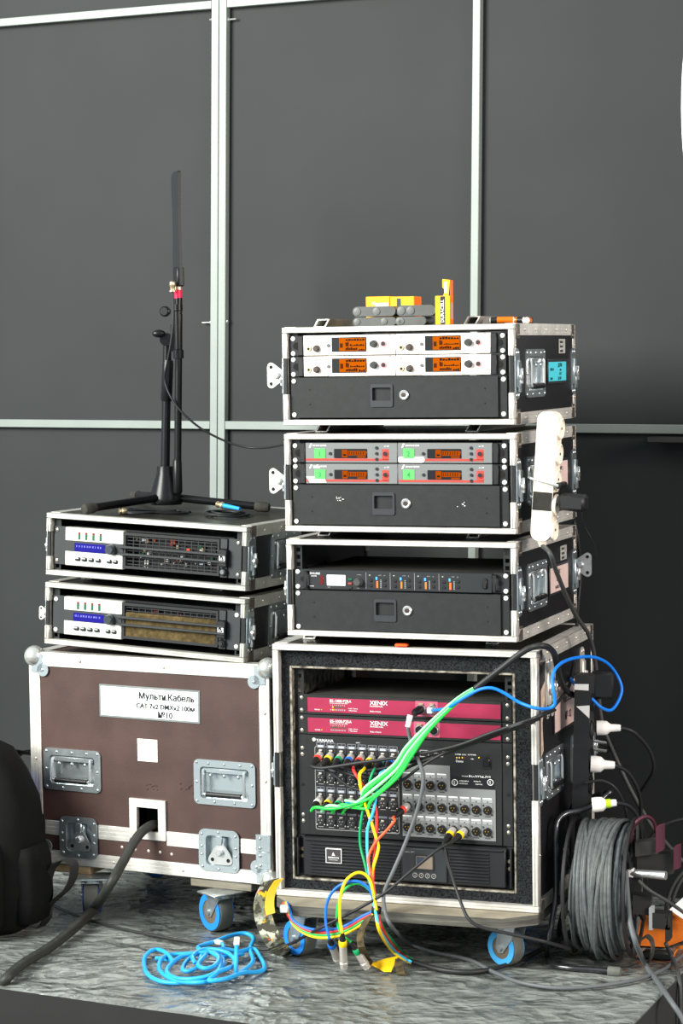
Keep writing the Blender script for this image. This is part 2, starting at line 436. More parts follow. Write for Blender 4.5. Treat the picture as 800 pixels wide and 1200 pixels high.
# ---- backdrop wall: dark boards behind a frame of thin square steel tubes
WM = MC['wall']
wall = thing('wall_back', 'dark grey board wall behind a pale steel tube frame', 'wall', WM); wall['kind'] = 'structure'
BOARD = mat('dark_grey_board', (41, 43, 43), .62, 0, .10, 3.2, .05, 300, rgb2=(38, 40, 40), spec=.2)
xsP = [-1.50, -.745, -.004, .7195, 1.46, 2.2]; zsP = [-1.14, -.011, 1.076, 2.0]
for i in range(5):
    for k in range(3):
        g = G(); g.cbox(xsP[i] + .0015, xsP[i + 1] - .0015, .020, .032, zsP[k] + .001, zsP[k + 1] - .001, .001)
        g.obj('board_panel', BOARD, wall)
TUBE = mat('pale_steel_tube', (124, 131, 126), .42, .1, .08, 8)
fr_root = thing('trim_1', 'pale galvanised square tube frame in front of the dark boards', 'frame', WM); fr_root['kind'] = 'structure'
for x0 in (-.7695, -.747, -.0265, -.0035, .7085, 1.44, 1.463):
    w = .0218 if x0 < .5 else .0205
    g = G(); g.cbox(x0, x0 + w, 0, .0195, -1.135, 1.99, .0014); g.obj('post_tube', TUBE, fr_root)
for (a, b) in ((-1.45, -.7695), (-.7252, -.0265), (.0183, .7085), (.729, 1.44), (1.485, 2.15)):
    for z0 in (-.0217, 1.0655):
        g = G(); g.cbox(a, b, 0.0005, .019, z0, z0 + .0217, .0014); g.obj('rail_tube', TUBE, fr_root)
def bolt(px, py, side, L):
    x, z = fr('wall', px, py, .008)
    g = G(); g.cyl((x, .009, z), (x + side * L, .009, z), .0022, n=8)
    x0 = -.0265 if x < 0 else .0183
    g.cyl((x0 - .004, .009, z), (x0 + .004, .009, z), .0048, n=8); g.obj('bolt', STEEL, fr_root)
bolt(266, 23, 1, .026); bolt(247, 23, -1, .004); bolt(246, 378, -1, .024); bolt(265, 377, 1, .003)

# dark ledge bracket fixed below the rail at the right edge
b0 = fr('wall', 769, 510); b1 = fr('wall', 800, 516)
g = G(); g.cbox(b0[0], b0[0] + .32, -.07, .0185, b1[1] - .006, b0[1] - .003, .002)
tag(g.obj('wall_ledge', mat('ledge_black', (46, 46, 44), .6), None, WM), 'dark flat ledge jutting from the wall just under the rail at the right edge', 'ledge')

# white rounded panel peeking in at the right edge
c = aty(797, 128, 5.33)
o_ = G(); pts = []
for k in range(72):
    t = 2 * math.pi * k / 72; pts.append((.20 * math.cos(t), .50 * math.sin(t)))
o_.prism(pts, -.02, .02)
bn = o_.obj('light_disc', mat('white_fabric_glow', (250, 250, 250), .6, emit=.6), None, T(c.x + .187, 5.24, c.z) @ RZ(-.46), ang=.5)  # brightness put in as a glow of the fabric; the panel is no lamp
tag(bn, 'bright white oval fabric panel cut off by the right edge of the photo', 'reflector')
g = G(); g.cyl((0, 0, -c.z + .002), (0, 0, -.49), .012, n=10)
g.obj('pole', STAND, bn)

# ================================================================ FLIGHT CASE HARDWARE
def handle(parent, M, w=.15, h=.10, zinc=ZINC):
    hw, hh = w / 2, h / 2; g = G()
    po = rrect(-hw, hw, -hh, hh, .012); pi = rrect(-hw + .016, hw - .016, -hh + .014, hh - .016, .008)
    g.ring(po, pi, -.0025, .0005); g.dish(pi, -.001, .012, .9)
    for x, z in [(a * (hw - .008), b * (hh - .007)) for a in (-1, 1) for b in (-1, 1)] + [(-.025, -hh + .007), (.025, -hh + .007), (0, hh - .008), (-.04, hh - .008), (.04, hh - .008), (-hw + .008, 0), (hw - .008, 0)]:
        g.dome((x, -.0025, z), (0, -1, 0), .0036, .002)
    # hinge clip row inside the dish
    g.cbox(-hw + .022, hw - .022, -.002, .006, hh - .030, hh - .018, .002)
    for x in (-.035, 0, .035): g.dome((x, -.002, hh - .034), (0, -1, 0), .0045, .003)
    o = g.obj('handle', zinc, parent, M)
    x1 = hw - .026; zt, zb = hh - .022, -hh + .024
    b = G(); b.tube(crv([(-x1, -.003, zt), (-x1, -.006, zt - .01), (-x1, -.006, zb + .006), (-x1 + .005, -.006, zb), (0, -.006, zb), (x1 - .005, -.006, zb), (x1, -.006, zb + .006), (x1, -.006, zt - .01), (x1, -.003, zt)], 3), .0035, 8)
    b.obj('bail', STEEL, o)
    k = G(); k.cyl((-x1 + .008, -.006, zb), (x1 - .008, -.006, zb), .0062, n=12); k.obj('grip', BLK, o)
    return o
def tri_poly(s=1.0, n=5):
    o = []
    for (cx, cz, r, a0) in ((0, .014, .011, 30), (-.019, -.012, .010, 150), (.019, -.012, .010, 270)):
        for i in range(n + 1):
            t = math.radians(a0 + 120 * i / n); o.append(((cx + r * math.cos(t)) * s, (cz + r * math.sin(t)) * s))
    return o
def butterfly(parent, M, s=1.0, m=STEEL):
    g = G(); g.prism(tri_poly(s), -.002 * s, .001 * s)
    g.lathe((0, -.001, .004 * s), (0, -1, 0), [(0, .008 * s), (.006 * s, .008 * s), (.009 * s, .005 * s)], 14)
    g.m = 1
    for x in (-.019, .019): g.cyl((x * s, -.0026 * s, -.012 * s), (x * s, -.0018 * s, -.012 * s), .0042 * s, n=10)
    return g.obj('butterfly', [m, DARK], parent, M)
def recess_latch(parent, M, w=.102, h=.094, zinc=ZINC):
    hw, hh = w / 2, h / 2; g = G()
    po = rrect(-hw, hw, -hh, hh, .016); pi = rrect(-hw + .018, hw - .016, -hh + .014, hh - .014, .010)
    g.ring(po, pi, -.0025, .0005); g.dish(pi, -.001, .012, .9)
    for x, z in ((-hw + .008, hh - .012), (0, hh - .006), (hw - .008, hh - .012), (-hw + .008, .008), (hw - .008, .008), (-hw + .008, -.01), (hw - .008, -.01), (-hw + .01, -hh + .01), (0, -hh + .006), (hw - .01, -hh + .01)):
        g.dome((x, -.0025, z), (0, -1, 0), .0036, .002)
    g.cbox(-.014, .014, .000, .011, .006, .030, .002); g.cbox(-.009, .009, -.003, .004, .012, .034, .002)
    g.cyl((-.014, .003, -.026), (.016, .003, -.026), .003, n=8)
    o = g.obj('latch', zinc, parent, M)
    butterfly(o, T(.003, .001, -.008), 1.05)
    return o
def side_latch(parent, M, h=.100, m=ZINC, w=.034, knob=True):
    """surface latch: rounded plate with riveted ends, hook and knob"""
    g = G(); g.prism(rrect(-w / 2, w / 2, -h / 2, h / 2, w * .48), -.002, .0005)
    for z in (-h / 2 + .009, h / 2 - .009):
        for x in (-.007, .007): g.dome((x, -.002, z), (0, -1, 0), .0038, .0022)
    g.cbox(-w * .30, w * .34, -.007, -.001, -h * .27, h * .27, .0025)
    g.cbox(-w * .16, w * .16, -.010, -.003, -h * .36, h * .1, .002)
    o = g.obj('latch', m, parent, M)
    if knob:
        k = G(); k.lathe((0, -.008, -.006), (0, -1, 0), [(0, .009), (.004, .009), (.006, .006)], 12); k.cbox(-.003, .003, -.014, -.008, -.020, .012, .001)
        k.obj('knob', STEEL, o)
    return o
def rside(W, u, v): return T(W, u, v) @ RZ(math.pi / 2)       # outward +x face: local x -> case y
def lside(u, v): return T(0, u, v) @ RZ(-math.pi / 2)
def rivets(parent, pts, n=(0, -1, 0), M=None, r=.0032):
    g = G()
    for p in pts: g.dome(p, n, r, .0018, 7)
    o = g.obj('rivets', mat('rivet', (222, 206, 188), .35, .7), parent, M); o['kind'] = 'stuff'; return o

def rack_case(label, key, W, H, D, runner=.0184, e=.0118, strip=.024, sm=ALU, zgap=.038, handle_u=.162, handle_z=None, lam=LAM, group=None):
    t = thing('rack_case', label, 'rack case', MC[key], group)
    hz = H / 2 if handle_z is None else handle_z
    g = G(); g.box(.003, W - .003, .004, D - .004, H - .009, H - .001); g.obj('top_panel', mat('black_laminate_top', (34, 32, 28), .3, 0, .4, 12, .1, 300, rgb2=(52, 49, 42)), t)
    g = G(); g.box(.003, W - .003, .004, D - .004, .001, .009); g.obj('bottom_panel', lam, t)
    hh = (handle_u - .062, handle_u + .062, hz - .040, hz + .038)
    for side, MM in ((1, rside(W, 0, 0)), (-1, lside(D, 0))):
        u = hh if side == 1 else (D - hh[1], D - hh[0], hh[2], hh[3])
        g = G(); g.grid(.004, D - .004, .004, H - .004, .001, .009, [u]); g.obj('side_panel', lam, t, MM)
        handle(t, (rside(W, handle_u, hz) if side == 1 else lside(handle_u, hz)), .15, .102)
    # long edge strips (angle profile with fine ribs)
    for sx in (0, 1):
        for sz in (0, 1):
            X = lambda a: W - a if sx else a
            Z = lambda a: H - a if sz else a
            g = G(); y0, y1 = .02, D - .02
            bx = lambda xa, xb, za, zb: g.box(min(X(xa), X(xb)), max(X(xa), X(xb)), y0, y1, min(Z(za), Z(zb)), max(Z(za), Z(zb)))
            bx(-.001, .0012, -.0008, strip); bx(0, strip, -.0008, .0010)
            for q in (.004, .011, .018): bx(-.0016, -.0009, q, q + .0026)
            g.obj('edge_strip', sm, t)
    # end frames: bars with a groove, side bars interrupted at the latches
    def bar(x0, x1, z0, z1, yf, dy, vert):
        g = G(); ya, yb = sorted((yf, yf + dy))
        g.cbox(x0, x1, ya + .0015, yb, z0, z1, .0012)
        w = (x1 - x0) if vert else (z1 - z0)
        for a, b in ((.06, .44), (.56, .94)):
            if vert: g.cbox(x0 + w * a, x0 + w * b, ya, yb - .003, z0 + .0005, z1 - .0005, .0008)
            else: g.cbox(x0 + .0005, x1 - .0005, ya, yb - .003, z0 + w * a, z0 + w * b, .0008)
        g.obj('edge_bar', sm, t)
    zm = H / 2
    for yf, dy in ((0, .022), (D, -.022)):
        bar(0, W, H - e, H, yf, dy, 0); bar(0, W, 0, e, yf, dy, 0)
        for x0 in (0, W - e):
            bar(x0, x0 + e, e + .0002, zm - zgap, yf, dy, 1); bar(x0, x0 + e, zm + zgap, H - e - .0002, yf, dy, 1)
        for x0 in (.0025, W - e + .0005):      # recessed latch pocket between the bar ends
            g = G(); g.cbox(x0, x0 + e - .003, min(yf + .007 * (1 if dy > 0 else -1), yf + dy), max(yf + .007 * (1 if dy > 0 else -1), yf + dy), zm - zgap, zm + zgap, .001)
            g.obj('latch_pocket', mat('pocket_metal', (118, 116, 108), .45, .3, .4, 60), t)
    # corner braces with rivets
    BR = mat('brace_dull_zinc', (120, 112, 104), .4, .7, .3, 60)
    for sx, MM in ((1, rside(W, 0, 0)), (-1, lside(D, 0))):
        for ua in (.018, D - .040):
            for za in (H - .031, .0):
                g = G(); g.cbox(ua, ua + .024, -.0026, .001, za, za + .031, .001)
                for q in (.006, .016): g.dome((ua + q, -.0026, za + (.007 if za > .01 else .024)), (0, -1, 0), .0035, .002)
                g.obj('corner_brace', BR, t, MM)
        zz = H - .012
        rivets(t, [(D * k / 6, -.0016, zz2) for k in range(1, 6) for zz2 in (zz, .012)] + [(.012, -.001, H * .78), (.012, -.001, H * .22), (D - .012, -.001, H * .78), (D - .012, -.001, H * .22)], M=MM)
    side_latch(t, rside(W, .024, zm), .106); side_latch(t, rside(W, D - .022, zm), .106)
    side_latch(t, lside(.024, zm), .106); side_latch(t, lside(D - .022, zm), .106, knob=False)
    # rack rails with square holes
    for x0 in (e + .0022, W - e - .0022 - .017):
        g = G(); hs = []; nU = int((H - .03) / .04445)
        for u in range(nU):
            for q in (.0064, .0222, .0381):
                z = .0143 + u * .04445 + q; hs.append((x0 + .004, x0 + .013, z - .0045, z + .0045))
        g.grid(x0, x0 + .017, .011, H - .011, .0150, .0175, hs); g.obj('rack_rail', BLK2, t)
    # hollow runners on the lid that carry the case above
    if runner:
        for xr in (.038, W - .135):
            g = G(); h = runner - .0006
            po = [(xr - .004, .0), (xr + .024, 0), (xr + .034, h), (xr + .006, h)]; k = .0022
            pi = [(xr + .000, k), (xr + .0215, k), (xr + .030, h - k), (xr + .0085, h - k)]
            g.ring(po, pi, .10, D - .03); g.obj('runner', sm, t, T(0, 0, H + .0002))
    return t
DS, HS, WS = .4965, .2091, .515
c1 = rack_case('topmost black rack case with a cyan card on its side', 'c1', WS, HS, DS, .0184)
c2 = rack_case('second black rack case from the top, with a white power strip on its side', 'c2', WS, HS, DS, .0184)
c3 = rack_case('third black rack case from the top of the tall stack, with one empty rack slot', 'c3', WS, HS, DS, .0186)
# case cards and side stickers
def card(parent, W, u0, u1, z0, z1, m, lines, border=LAM):
    MM = rside(W, 0, 0)
    g = G(); g.cbox(u0 - .006, u1 + .006, -.0022, 0, z0 - .006, z1 + .006, .001); o = g.obj('card_holder', mat('card_frame', (52, 52, 56), .4, .3), parent, MM)
    g = G(); g.cbox(u0, u1, -.003, -.0018, z0, z1, .0004); g.obj('card', m, o)
    for (s, sz, u, z) in lines: text(o, s, sz, u, z, INKB, -.0033)
    return o
card(c1, WS, .262, .405, .085, .127, CYANP, [('ДОЛИ', .011, .335, .116), ('ews', .009, .350, .107), ('GT12', .008, .345, .098), ('2x2 EM', .009, .335, .088), ('МЗЛ-10', .008, .272, .108), ('УДАР', .007, .272, .088)])
card(c3, WS, .262, .41, .075, .13, PAPERP, [('КЕЙС', .012, .31, .114), ('ULX 4', .011, .31, .098), ('RADIO №1', .010, .30, .082)])
card(c2, WS, .33, .41, .08, .135, PAPERP, [('№ 2', .012, .345, .115), ('ew', .012, .345, .098)])
for cc, z in ((c1, .14), (c3, .135)):
    g = G(); g.cbox(.352, .402, -.0022, 0, z + .005, z + .037, .0005); st = g.obj('sticker', mat('aged_sticker', (168, 166, 160), .6, 0, .35, 60), cc, rside(WS, 0, 0))
    for k in range(3): text(st, 'SERVICE', .007, .357, z + .028 - k * .010, INKB, -.0025)
butterfly(c1, T(-.006, .02, .107) @ RZ(-.10) @ Matrix.Rotation(math.pi / 2, 4, 'Y') @ T(0, 0, -.017), .95, mat('white_zinc', (200, 198, 190), .4, .4))
butterfly(c2, T(-.006, .02, .107) @ RZ(-.10) @ Matrix.Rotation(math.pi / 2, 4, 'Y') @ T(0, 0, -.017), .95, MATS['white_zinc'])
butterfly(c3, T(WS + .002, DS - .02, .12) @ RZ(.05) @ Matrix.Rotation(-math.pi / 2, 4, 'Y') @ T(0, 0, -.017), .95, ZINC)

# ================================================================ RACK DEVICES
UH = .04445
def ear(g, x0, x1, h, y=-.0003):
    g.cbox(x0, x1, y, y + .003, .0006, h - .0006, .0006)
def drawer(M, label):
    t = thing('rack_lockbox', label, 'lockbox', M, 'lockable rack boxes')
    h = 2 * UH - .001
    g = G(); g.box(.02, .4626, .004, .36, .004, h - .004); g.cbox(0, .4826, 0, .003, .0005, h, .0006); g.obj('body', BLK2, t)
    lx = .2055
    g = G(); g.grid(.0185, .4640, .002, h - .001, -.005, .0, [(lx - .018, lx + .024, .038, .064)]); g.obj('face', BLK2, t)
    g = G(); g.ring(rrect(lx - .022, lx + .028, .024, .072, .004), rrect(lx - .018, lx + .024, .037, .065, .003), -.0075, -.0045); g.m = 1; g.dish(rrect(lx - .018, lx + .024, .037, .065, .003), -.005, .012, .98)
    lt = g.obj('pull', [mat('drawer_pull', (46, 48, 51), .4), DARK], t)  # dish coloured near-black to paint the shade inside the pull
    g = G(); g.cbox(lx - .010, lx + .017, .001, .004, .040, .046, .001); g.obj('catch', BLK, lt)
    g = G(); g.lathe((lx + .053, -.005, .049), (0, -1, 0), [(0, .0105), (.003, .0105), (.005, .008), (.0045, .006)], 20); lk = g.obj('lock', STEEL, t)
    g = G(); g.lathe((lx + .053, -.0092, .049), (0, -1, 0), [(0, .0052), (.002, .005)], 14); g.obj('key_core', mat('lock_core', (70, 60, 55), .4, .5), lk)
    g = G()
    for x in (.046, .4365):
        for z in (.030, .061): g.cyl((x, -.0052, z), (x, -.0049, z), .002, n=8)
    g.obj('screw_holes', DARK, t)
    for x in (.0075, .4750):
        for z in (.008, h - .008): screw(t, x, z, 0)
    return t
rack = lambda c, z0, x0=.0155, d=.010: MC[c] @ T(x0, d, z0)
drawer(rack('c1', .0143), 'black locking rack drawer in the topmost case')
dr2 = drawer(rack('c2', .0130), 'scratched black rack drawer under the green numbered receivers')
drawer(rack('c3', .0115), 'black rack drawer under the single wide receiver with four channels')
g = G(); g.cbox(.196, .223, -.003, .000, .054, .062, .0005); g.obj('paper_slip', mat('pale_slip', (214, 222, 190), .6), dr2, T(0, 0.004, -.004))
g = G()
for k in range(9):
    x = random.uniform(.10, .125); z = random.uniform(.052, .062); g.box(x, x + random.uniform(.001, .004), -.0053, -.0050, z, z + .0014)
for k in range(6):
    x = random.uniform(.37, .39); z = random.uniform(.042, .056); g.box(x, x + random.uniform(.001, .005), -.0053, -.0050, z, z + .0014)
g.obj('paint_chips', INKW, dr2)

RW = .2092
def receiver(M, label, white, side, group):
    t = thing('wireless_receiver', label, 'receiver', M, group)
    h = UH - .0012; fm = WHT if white else GREYP
    g = G(); g.cbox(0, RW - .0006, -.004, .0, .0004, h, .0012); g.obj('front_panel', fm, t)
    g = G(); g.box(.002, RW - .002, 0, .19, .002, h - .002); g.obj('housing', EAR, t)
    u = lambda X: (X - 180) / 440 * RW; v = lambda Y: (388 - Y) / 98 * .0445
    k = lambda X: (X - 190) / 440 * RW; w = lambda Y: (200 - Y) / 92 * .0445
    Y = -.0045
    if white:
        for xa, xb, yy in ((182, 300, 352), (490, 618, 362)):
            g = G(); g.cbox(u(xa), u(xb), -.0052, -.0035, .001, v(yy), .0008); g.obj('lower_bezel', mat('bezel_warm_grey', (206, 198, 190), .4, .1), t)
        g = G(); g.cbox(u(317), u(482), -.0060, -.0035, v(371), v(303), .001); dsp = g.obj('display', mat('lcd_glass', (16, 16, 18), .3), t)
        g = G(); g.box(u(354), u(479), -.0064, -.0058, v(367), v(307)); g.obj('screen', ORNG, dsp)
        g = G()
        for (a, b, c_, d_) in ((384, 476, 320, 309), (384, 400, 346, 324), (404, 474, 345, 336), (384, 440, 364, 350), (358, 372, 352, 328), (446, 476, 366, 356)):
            n = 7 if b - a > 40 else 3
            for q in range(n):
                xa = a + (b - a) * (q + .1) / n; xb = a + (b - a) * (q + .92) / n
                g.box(u(xa), u(xb), -.0067, -.0063, v(c_), v(d_) - random.choice((0, .0012, .002)))
        g.obj('screen_text', LCDTX, dsp)
        kx, kz = u(517), v(336)
        bx, bz = u(562), v(336)
        ring_m = mat('pink_ring', (216, 150, 150), .5)
    else:
        g = G(); g.cbox(k(192), k(588), -.0046, -.0035, w(190), w(180), .0003); g.obj('stripe', REDSTR, t)
        g = G(); g.cbox(k(556), k(588), -.0046, -.0035, w(186), w(138), .0003); g.obj('stripe', REDSTR, t)
        g = G(); g.cbox(k(329), k(486), -.0060, -.0035, w(178), w(137), .001); dsp = g.obj('display', mat('lcd_glass', (16, 16, 18), .3), t)
        g = G(); g.box(k(368), k(394), -.0064, -.0058, w(175), w(141)); g.box(k(398), k(482), -.0064, -.0058, w(166), w(146)); g.box(k(440), k(480), -.0064, -.0058, w(176), w(169)); g.obj('screen', ORNG_D, dsp)
        g = G()
        for q in range(7): g.box(k(402 + q * 11), k(405 + q * 11), -.0067, -.0063, w(163), w(149))
        g.box(k(374), k(388), -.0067, -.0063, w(168), w(160)); g.obj('screen_text', LCDTX, dsp)
        for yy in (133, 158, 183):
            g = G(); g.lathe((k(532), -.004, w(yy)), (0, -1, 0), [(0, .0036), (.002, .0034)], 10); g.obj('button', BLK, t)
        kx, kz = None, None; bx, bz = k(572), w(158)
        ring_m = REDSTR
    g = G(); g.lathe((bx, -.004, bz), (0, -1, 0), [(0, .0068), (.0022, .0064), (.0024, .0052)], 16); g.m = 1; g.lathe((bx, -.0058, bz), (0, -1, 0), [(0, .0050), (.0018, .0044)], 14)
    g.obj('power_button', [ring_m, EAR if white else BLK], t)
    if white:
        g = G(); g.lathe((kx, -.004, kz), (0, -1, 0), [(0, .0085), (.003, .008), (.010, .0068), (.012, .0058)], 18); g.obj('dial', mat('dial_grey', (58, 60, 58), .35, .3), t)
        g = G(); g.lathe((u(245), -.004, v(354)), (0, -1, 0), [(0, .0078), (.008, .0064), (.010, .005)], 16); g.obj('volume_knob', mat('knob_brown', (72, 64, 58), .35, .3), t)
        g = G(); g.lathe((u(207), -.004, v(355)), (0, -1, 0), [(0, .0058), (.003, .0055)], 14); g.m = 1; g.lathe((u(207), -.0068, v(355)), (0, -1, 0), [(0, .003), (.0006, .0028)], 10); g.obj('phone_jack', [BRASS, DARK], t)
        g = G(); g.lathe((u(301), -.004, v(341)), (0, -1, 0), [(0, .004), (.002, .0036)], 12); g.obj('button', mat('btn_grey', (96, 92, 90), .4), t)
        g = G(); g.prism([(u(198), v(314)), (u(206), v(314)), (u(213), v(300)), (u(205), v(300))], -.0047, -.0042); g.obj('emblem', INKG, t)
        text(t, 'SENNHEISER', .0052, u(216), v(311), INKG, Y, xs=1.25)
        text(t, 'ew 300 G3', .003, u(236), v(324), INKG, Y); text(t, 'ew 300', .004, u(574), v(300), INKG, Y)
        for q in range(3): text(t, '+', .003, u(508 + q * 11), v(315), INKG, Y)
    else:
        g = G(); g.lathe((k(311), -.004, w(158)), (0, -1, 0), [(0, .0036), (.002, .0034)], 10); g.obj('button', BLK, t)
        g = G(); g.prism([(k(208), w(132)), (k(216), w(132)), (k(224), w(114)), (k(216), w(114))], -.0047, -.0042); g.obj('emblem', INKW, t)
        text(t, 'SENNHEISER', .0050, k(226), w(126), INKW, Y, xs=1.15); text(t, 'ew 300', .004, k(566), w(128), INKW, Y)
    # rack ear
    ex0, ex1 = (-.0315, -.0004) if side < 0 else (RW - .0002, RW + .0315)
    g = G(); g.cbox(ex0, ex1, -.0005, .0025, .0004, h, .0006)
    if side < 0: g.cbox(-.012, -.0006, -.006, .06, .001, h - .001, .001)
    else: g.cbox(RW + .0006, RW + .012, -.006, .06, .001, h - .001, .001)
    er = g.obj('rack_ear', BLK, t)
    cx = ex0 + .011 if side < 0 else ex1 - .011
    cx2 = ex0 + .0145 if side < 0 else ex1 - .0145
    g = G(); g.cyl((cx2, -.0012, h / 2), (cx2, -.0004, h / 2), .0078, n=20); g.obj('cable_hole', DARK, er)
    sx = ex0 + .0072 if side < 0 else ex1 - .0072
    for z in (.0055, h - .0065): screw(er, sx, z, -.0005)
    return t
def rx_pos(c, z, side): return rack(c, z) @ T(.0315 if side < 0 else .0315 + RW, 0, 0)
zr1, zr2 = .0143 + 3 * UH + .0004, .0143 + 2 * UH + .0002
lab = {(0, -1): 'upper left white wireless receiver with orange display in the topmost case', (0, 1): 'upper right white wireless receiver with orange display in the topmost case',
       (1, -1): 'lower left white wireless receiver with orange display in the topmost case', (1, 1): 'lower right white wireless receiver with orange display in the topmost case'}
for r in (0, 1):
    for s in (-1, 1): receiver(rx_pos('c1', (zr1, zr2)[r], s), lab[(r, s)], True, s, 'white receivers in the topmost case')
zr1, zr2 = .0130 + 3 * UH + .0004, .0130 + 2 * UH + .0002
num = {(0, -1): '1', (0, 1): '2', (1, -1): '3', (1, 1): '4'}
for r in (0, 1):
    for s in (-1, 1):
        nn = num[(r, s)]
        t = receiver(rx_pos('c2', (zr1, zr2)[r], s), {'1': 'upper left', '2': 'upper right', '3': 'lower left', '4': 'lower right'}[nn] + ' grey receiver with red stripe and green note in the second case', False, s, 'grey receivers with green notes')
        x0 = .021 if s < 0 else .0125
        g = G(); g.cbox(x0, x0 + .025, -.0052, -.0042, .010, .031, .0003); nt_ = g.obj('note', GRNOTE, t)
        text(nt_, nn, .015, x0 + .008, .015, mat('green_pen', (30, 130, 60), .6), -.0055)
        if nn == '2':
            g = G(); g.prism(rrect(.0015, .060, .0015, .014, .005), -.0052, -.0042); g.obj('tape', TAPE, t)
        if nn == '3':
            g = G(); g.prism([(.010, .003), (.048, .003), (.042, .016), (.001, .016)], -.0050, -.0041); g.obj('tape', TAPE, t)
            g = G(); g.prism([(.018, .034), (.034, .034), (.028, .0415)], -.0050, -.0041); g.obj('tape', TAPE, t)

# wide four channel receiver in c3
def quad():
    t = thing('quad_receiver', 'black one unit four channel receiver with small white display', 'receiver', rack('c3', .0115 + 2 * UH + .0003))
    h = UH - .001
    g = G(); g.box(.02, .4626, .003, .33, .001, h - .001); g.obj('housing', mat('dusty_black', (44, 42, 38), .7, 0, .4, 40), t)
    g = G(); g.cbox(0, .4826, 0, .003, .0004, h, .0006); g.cbox(.036, .4466, -.006, 0, .0008, h - .0004, .0012); g.obj('front_panel', mat('charcoal_panel', (34, 36, 38), .45, .1), t)
    for x in (.029, .453):
        g = G(); g.cbox(x - .004, x + .004, -.014, -.010, .003, h - .003, .0015); g.cbox(x - .004, x + .004, -.012, 0, .003, .008, .001); g.cbox(x - .004, x + .004, -.012, 0, h - .008, h - .003, .001); g.obj('handle', BLK, t)
    for x in (.0185, .4640):
        g = G(); g.cyl((x, -.0006, h / 2), (x, 0.0004, h / 2), .0055, n=14); g.obj('ear_hole', DARK, t)
    u = lambda X: .0335 + (X - 230) / (660 - 230) * (.2265 - .0335)      # crop px -> unit x
    v = lambda Y: (279 - Y) / 96 * .0435
    Y = -.0065
    g = G(); g.cbox(u(291), u(308), -.0068, -.0055, v(255), v(211), .0005); g.obj('infrared_window', mat('ir_red', (96, 22, 20), .25), t)
    g = G(); g.cbox(u(326), u(421), -.0070, -.0055, v(258), v(207), .0008); g.obj('display', WLCD, t)
    for (yy, m) in ((226, GRNLED), (246, mat('red_key', (150, 60, 56), .5)), (266, EAR)):
        g = G(); g.cbox(u(435), u(456), -.0082, -.0055, v(yy + 6), v(yy - 5), .001); g.obj('key', m, t)
    g = G(); g.lathe((u(488), -.006, v(238)), (0, -1, 0), [(0, .0100), (.004, .0096), (.012, .008), (.014, .0068)], 20); g.obj('dial', mat('dial_dark', (66, 66, 66), .4), t)
    text(t, 'SHURE', .0062, u(238), v(206), INKW, Y, xs=1.3); text(t, 'ULXD4Q', .0034, u(244), v(216), INKW, Y); text(t, 'POWER', .0028, u(238), v(264), INKW, Y); text(t, 'SYNC', .0024, u(330), v(268), INKG, Y); text(t, 'CONTROL', .0024, u(478), v(206), INKG, Y); text(t, 'EXIT', .0024, u(480), v(270), INKG, Y)
    LB = mat('blue_led', (70, 150, 220), .4, emit=.4); LO = mat('orange_led', (240, 110, 40), .4, emit=.4)
    for q in range(4):
        X0 = 525 + 121.5 * q
        g = G(); g.box(u(X0), u(X0 + 1.5), -.0066, -.0058, .004, h - .004); g.obj('divider', INKG, t)
        for (xx, yy) in ((25, 229), (25, 254), (95, 226), (95, 252)):
            g = G(); g.cbox(u(X0 + xx - 7), u(X0 + xx + 7), -.0080, -.0055, v(yy + 7), v(yy - 7), .001); g.obj('key', BLK, t)
        g = G(); g.box(u(X0 + 49), u(X0 + 58), -.0068, -.0058, v(226), v(212)); g.m = 1; g.box(u(X0 + 53), u(X0 + 61), -.0068, -.0058, v(264), v(232)); g.m = 2
        for w in range(6): g.box(u(X0 + 73), u(X0 + 78), -.0068, -.0058, v(264 - w * 7), v(260 - w * 7))
        g.obj('level_leds', [LB, LO, INKG], t)
        text(t, 'RF', .003, u(X0 + 16), v(207), INKW, Y); text(t, 'AUDIO', .0024, u(X0 + 62), v(206), INKG, Y); text(t, 'dB', .0026, u(X0 + 90), v(207), INKG, Y)
    g = G(); g.cbox(.426, .436, -.010, -.005, .010, .032, .002); g.obj('power_switch', BLK, t)
    for x in (.0075, .4750):
        for z in (.0055, h - .006): screw(t, x, z)
    return t
quad()

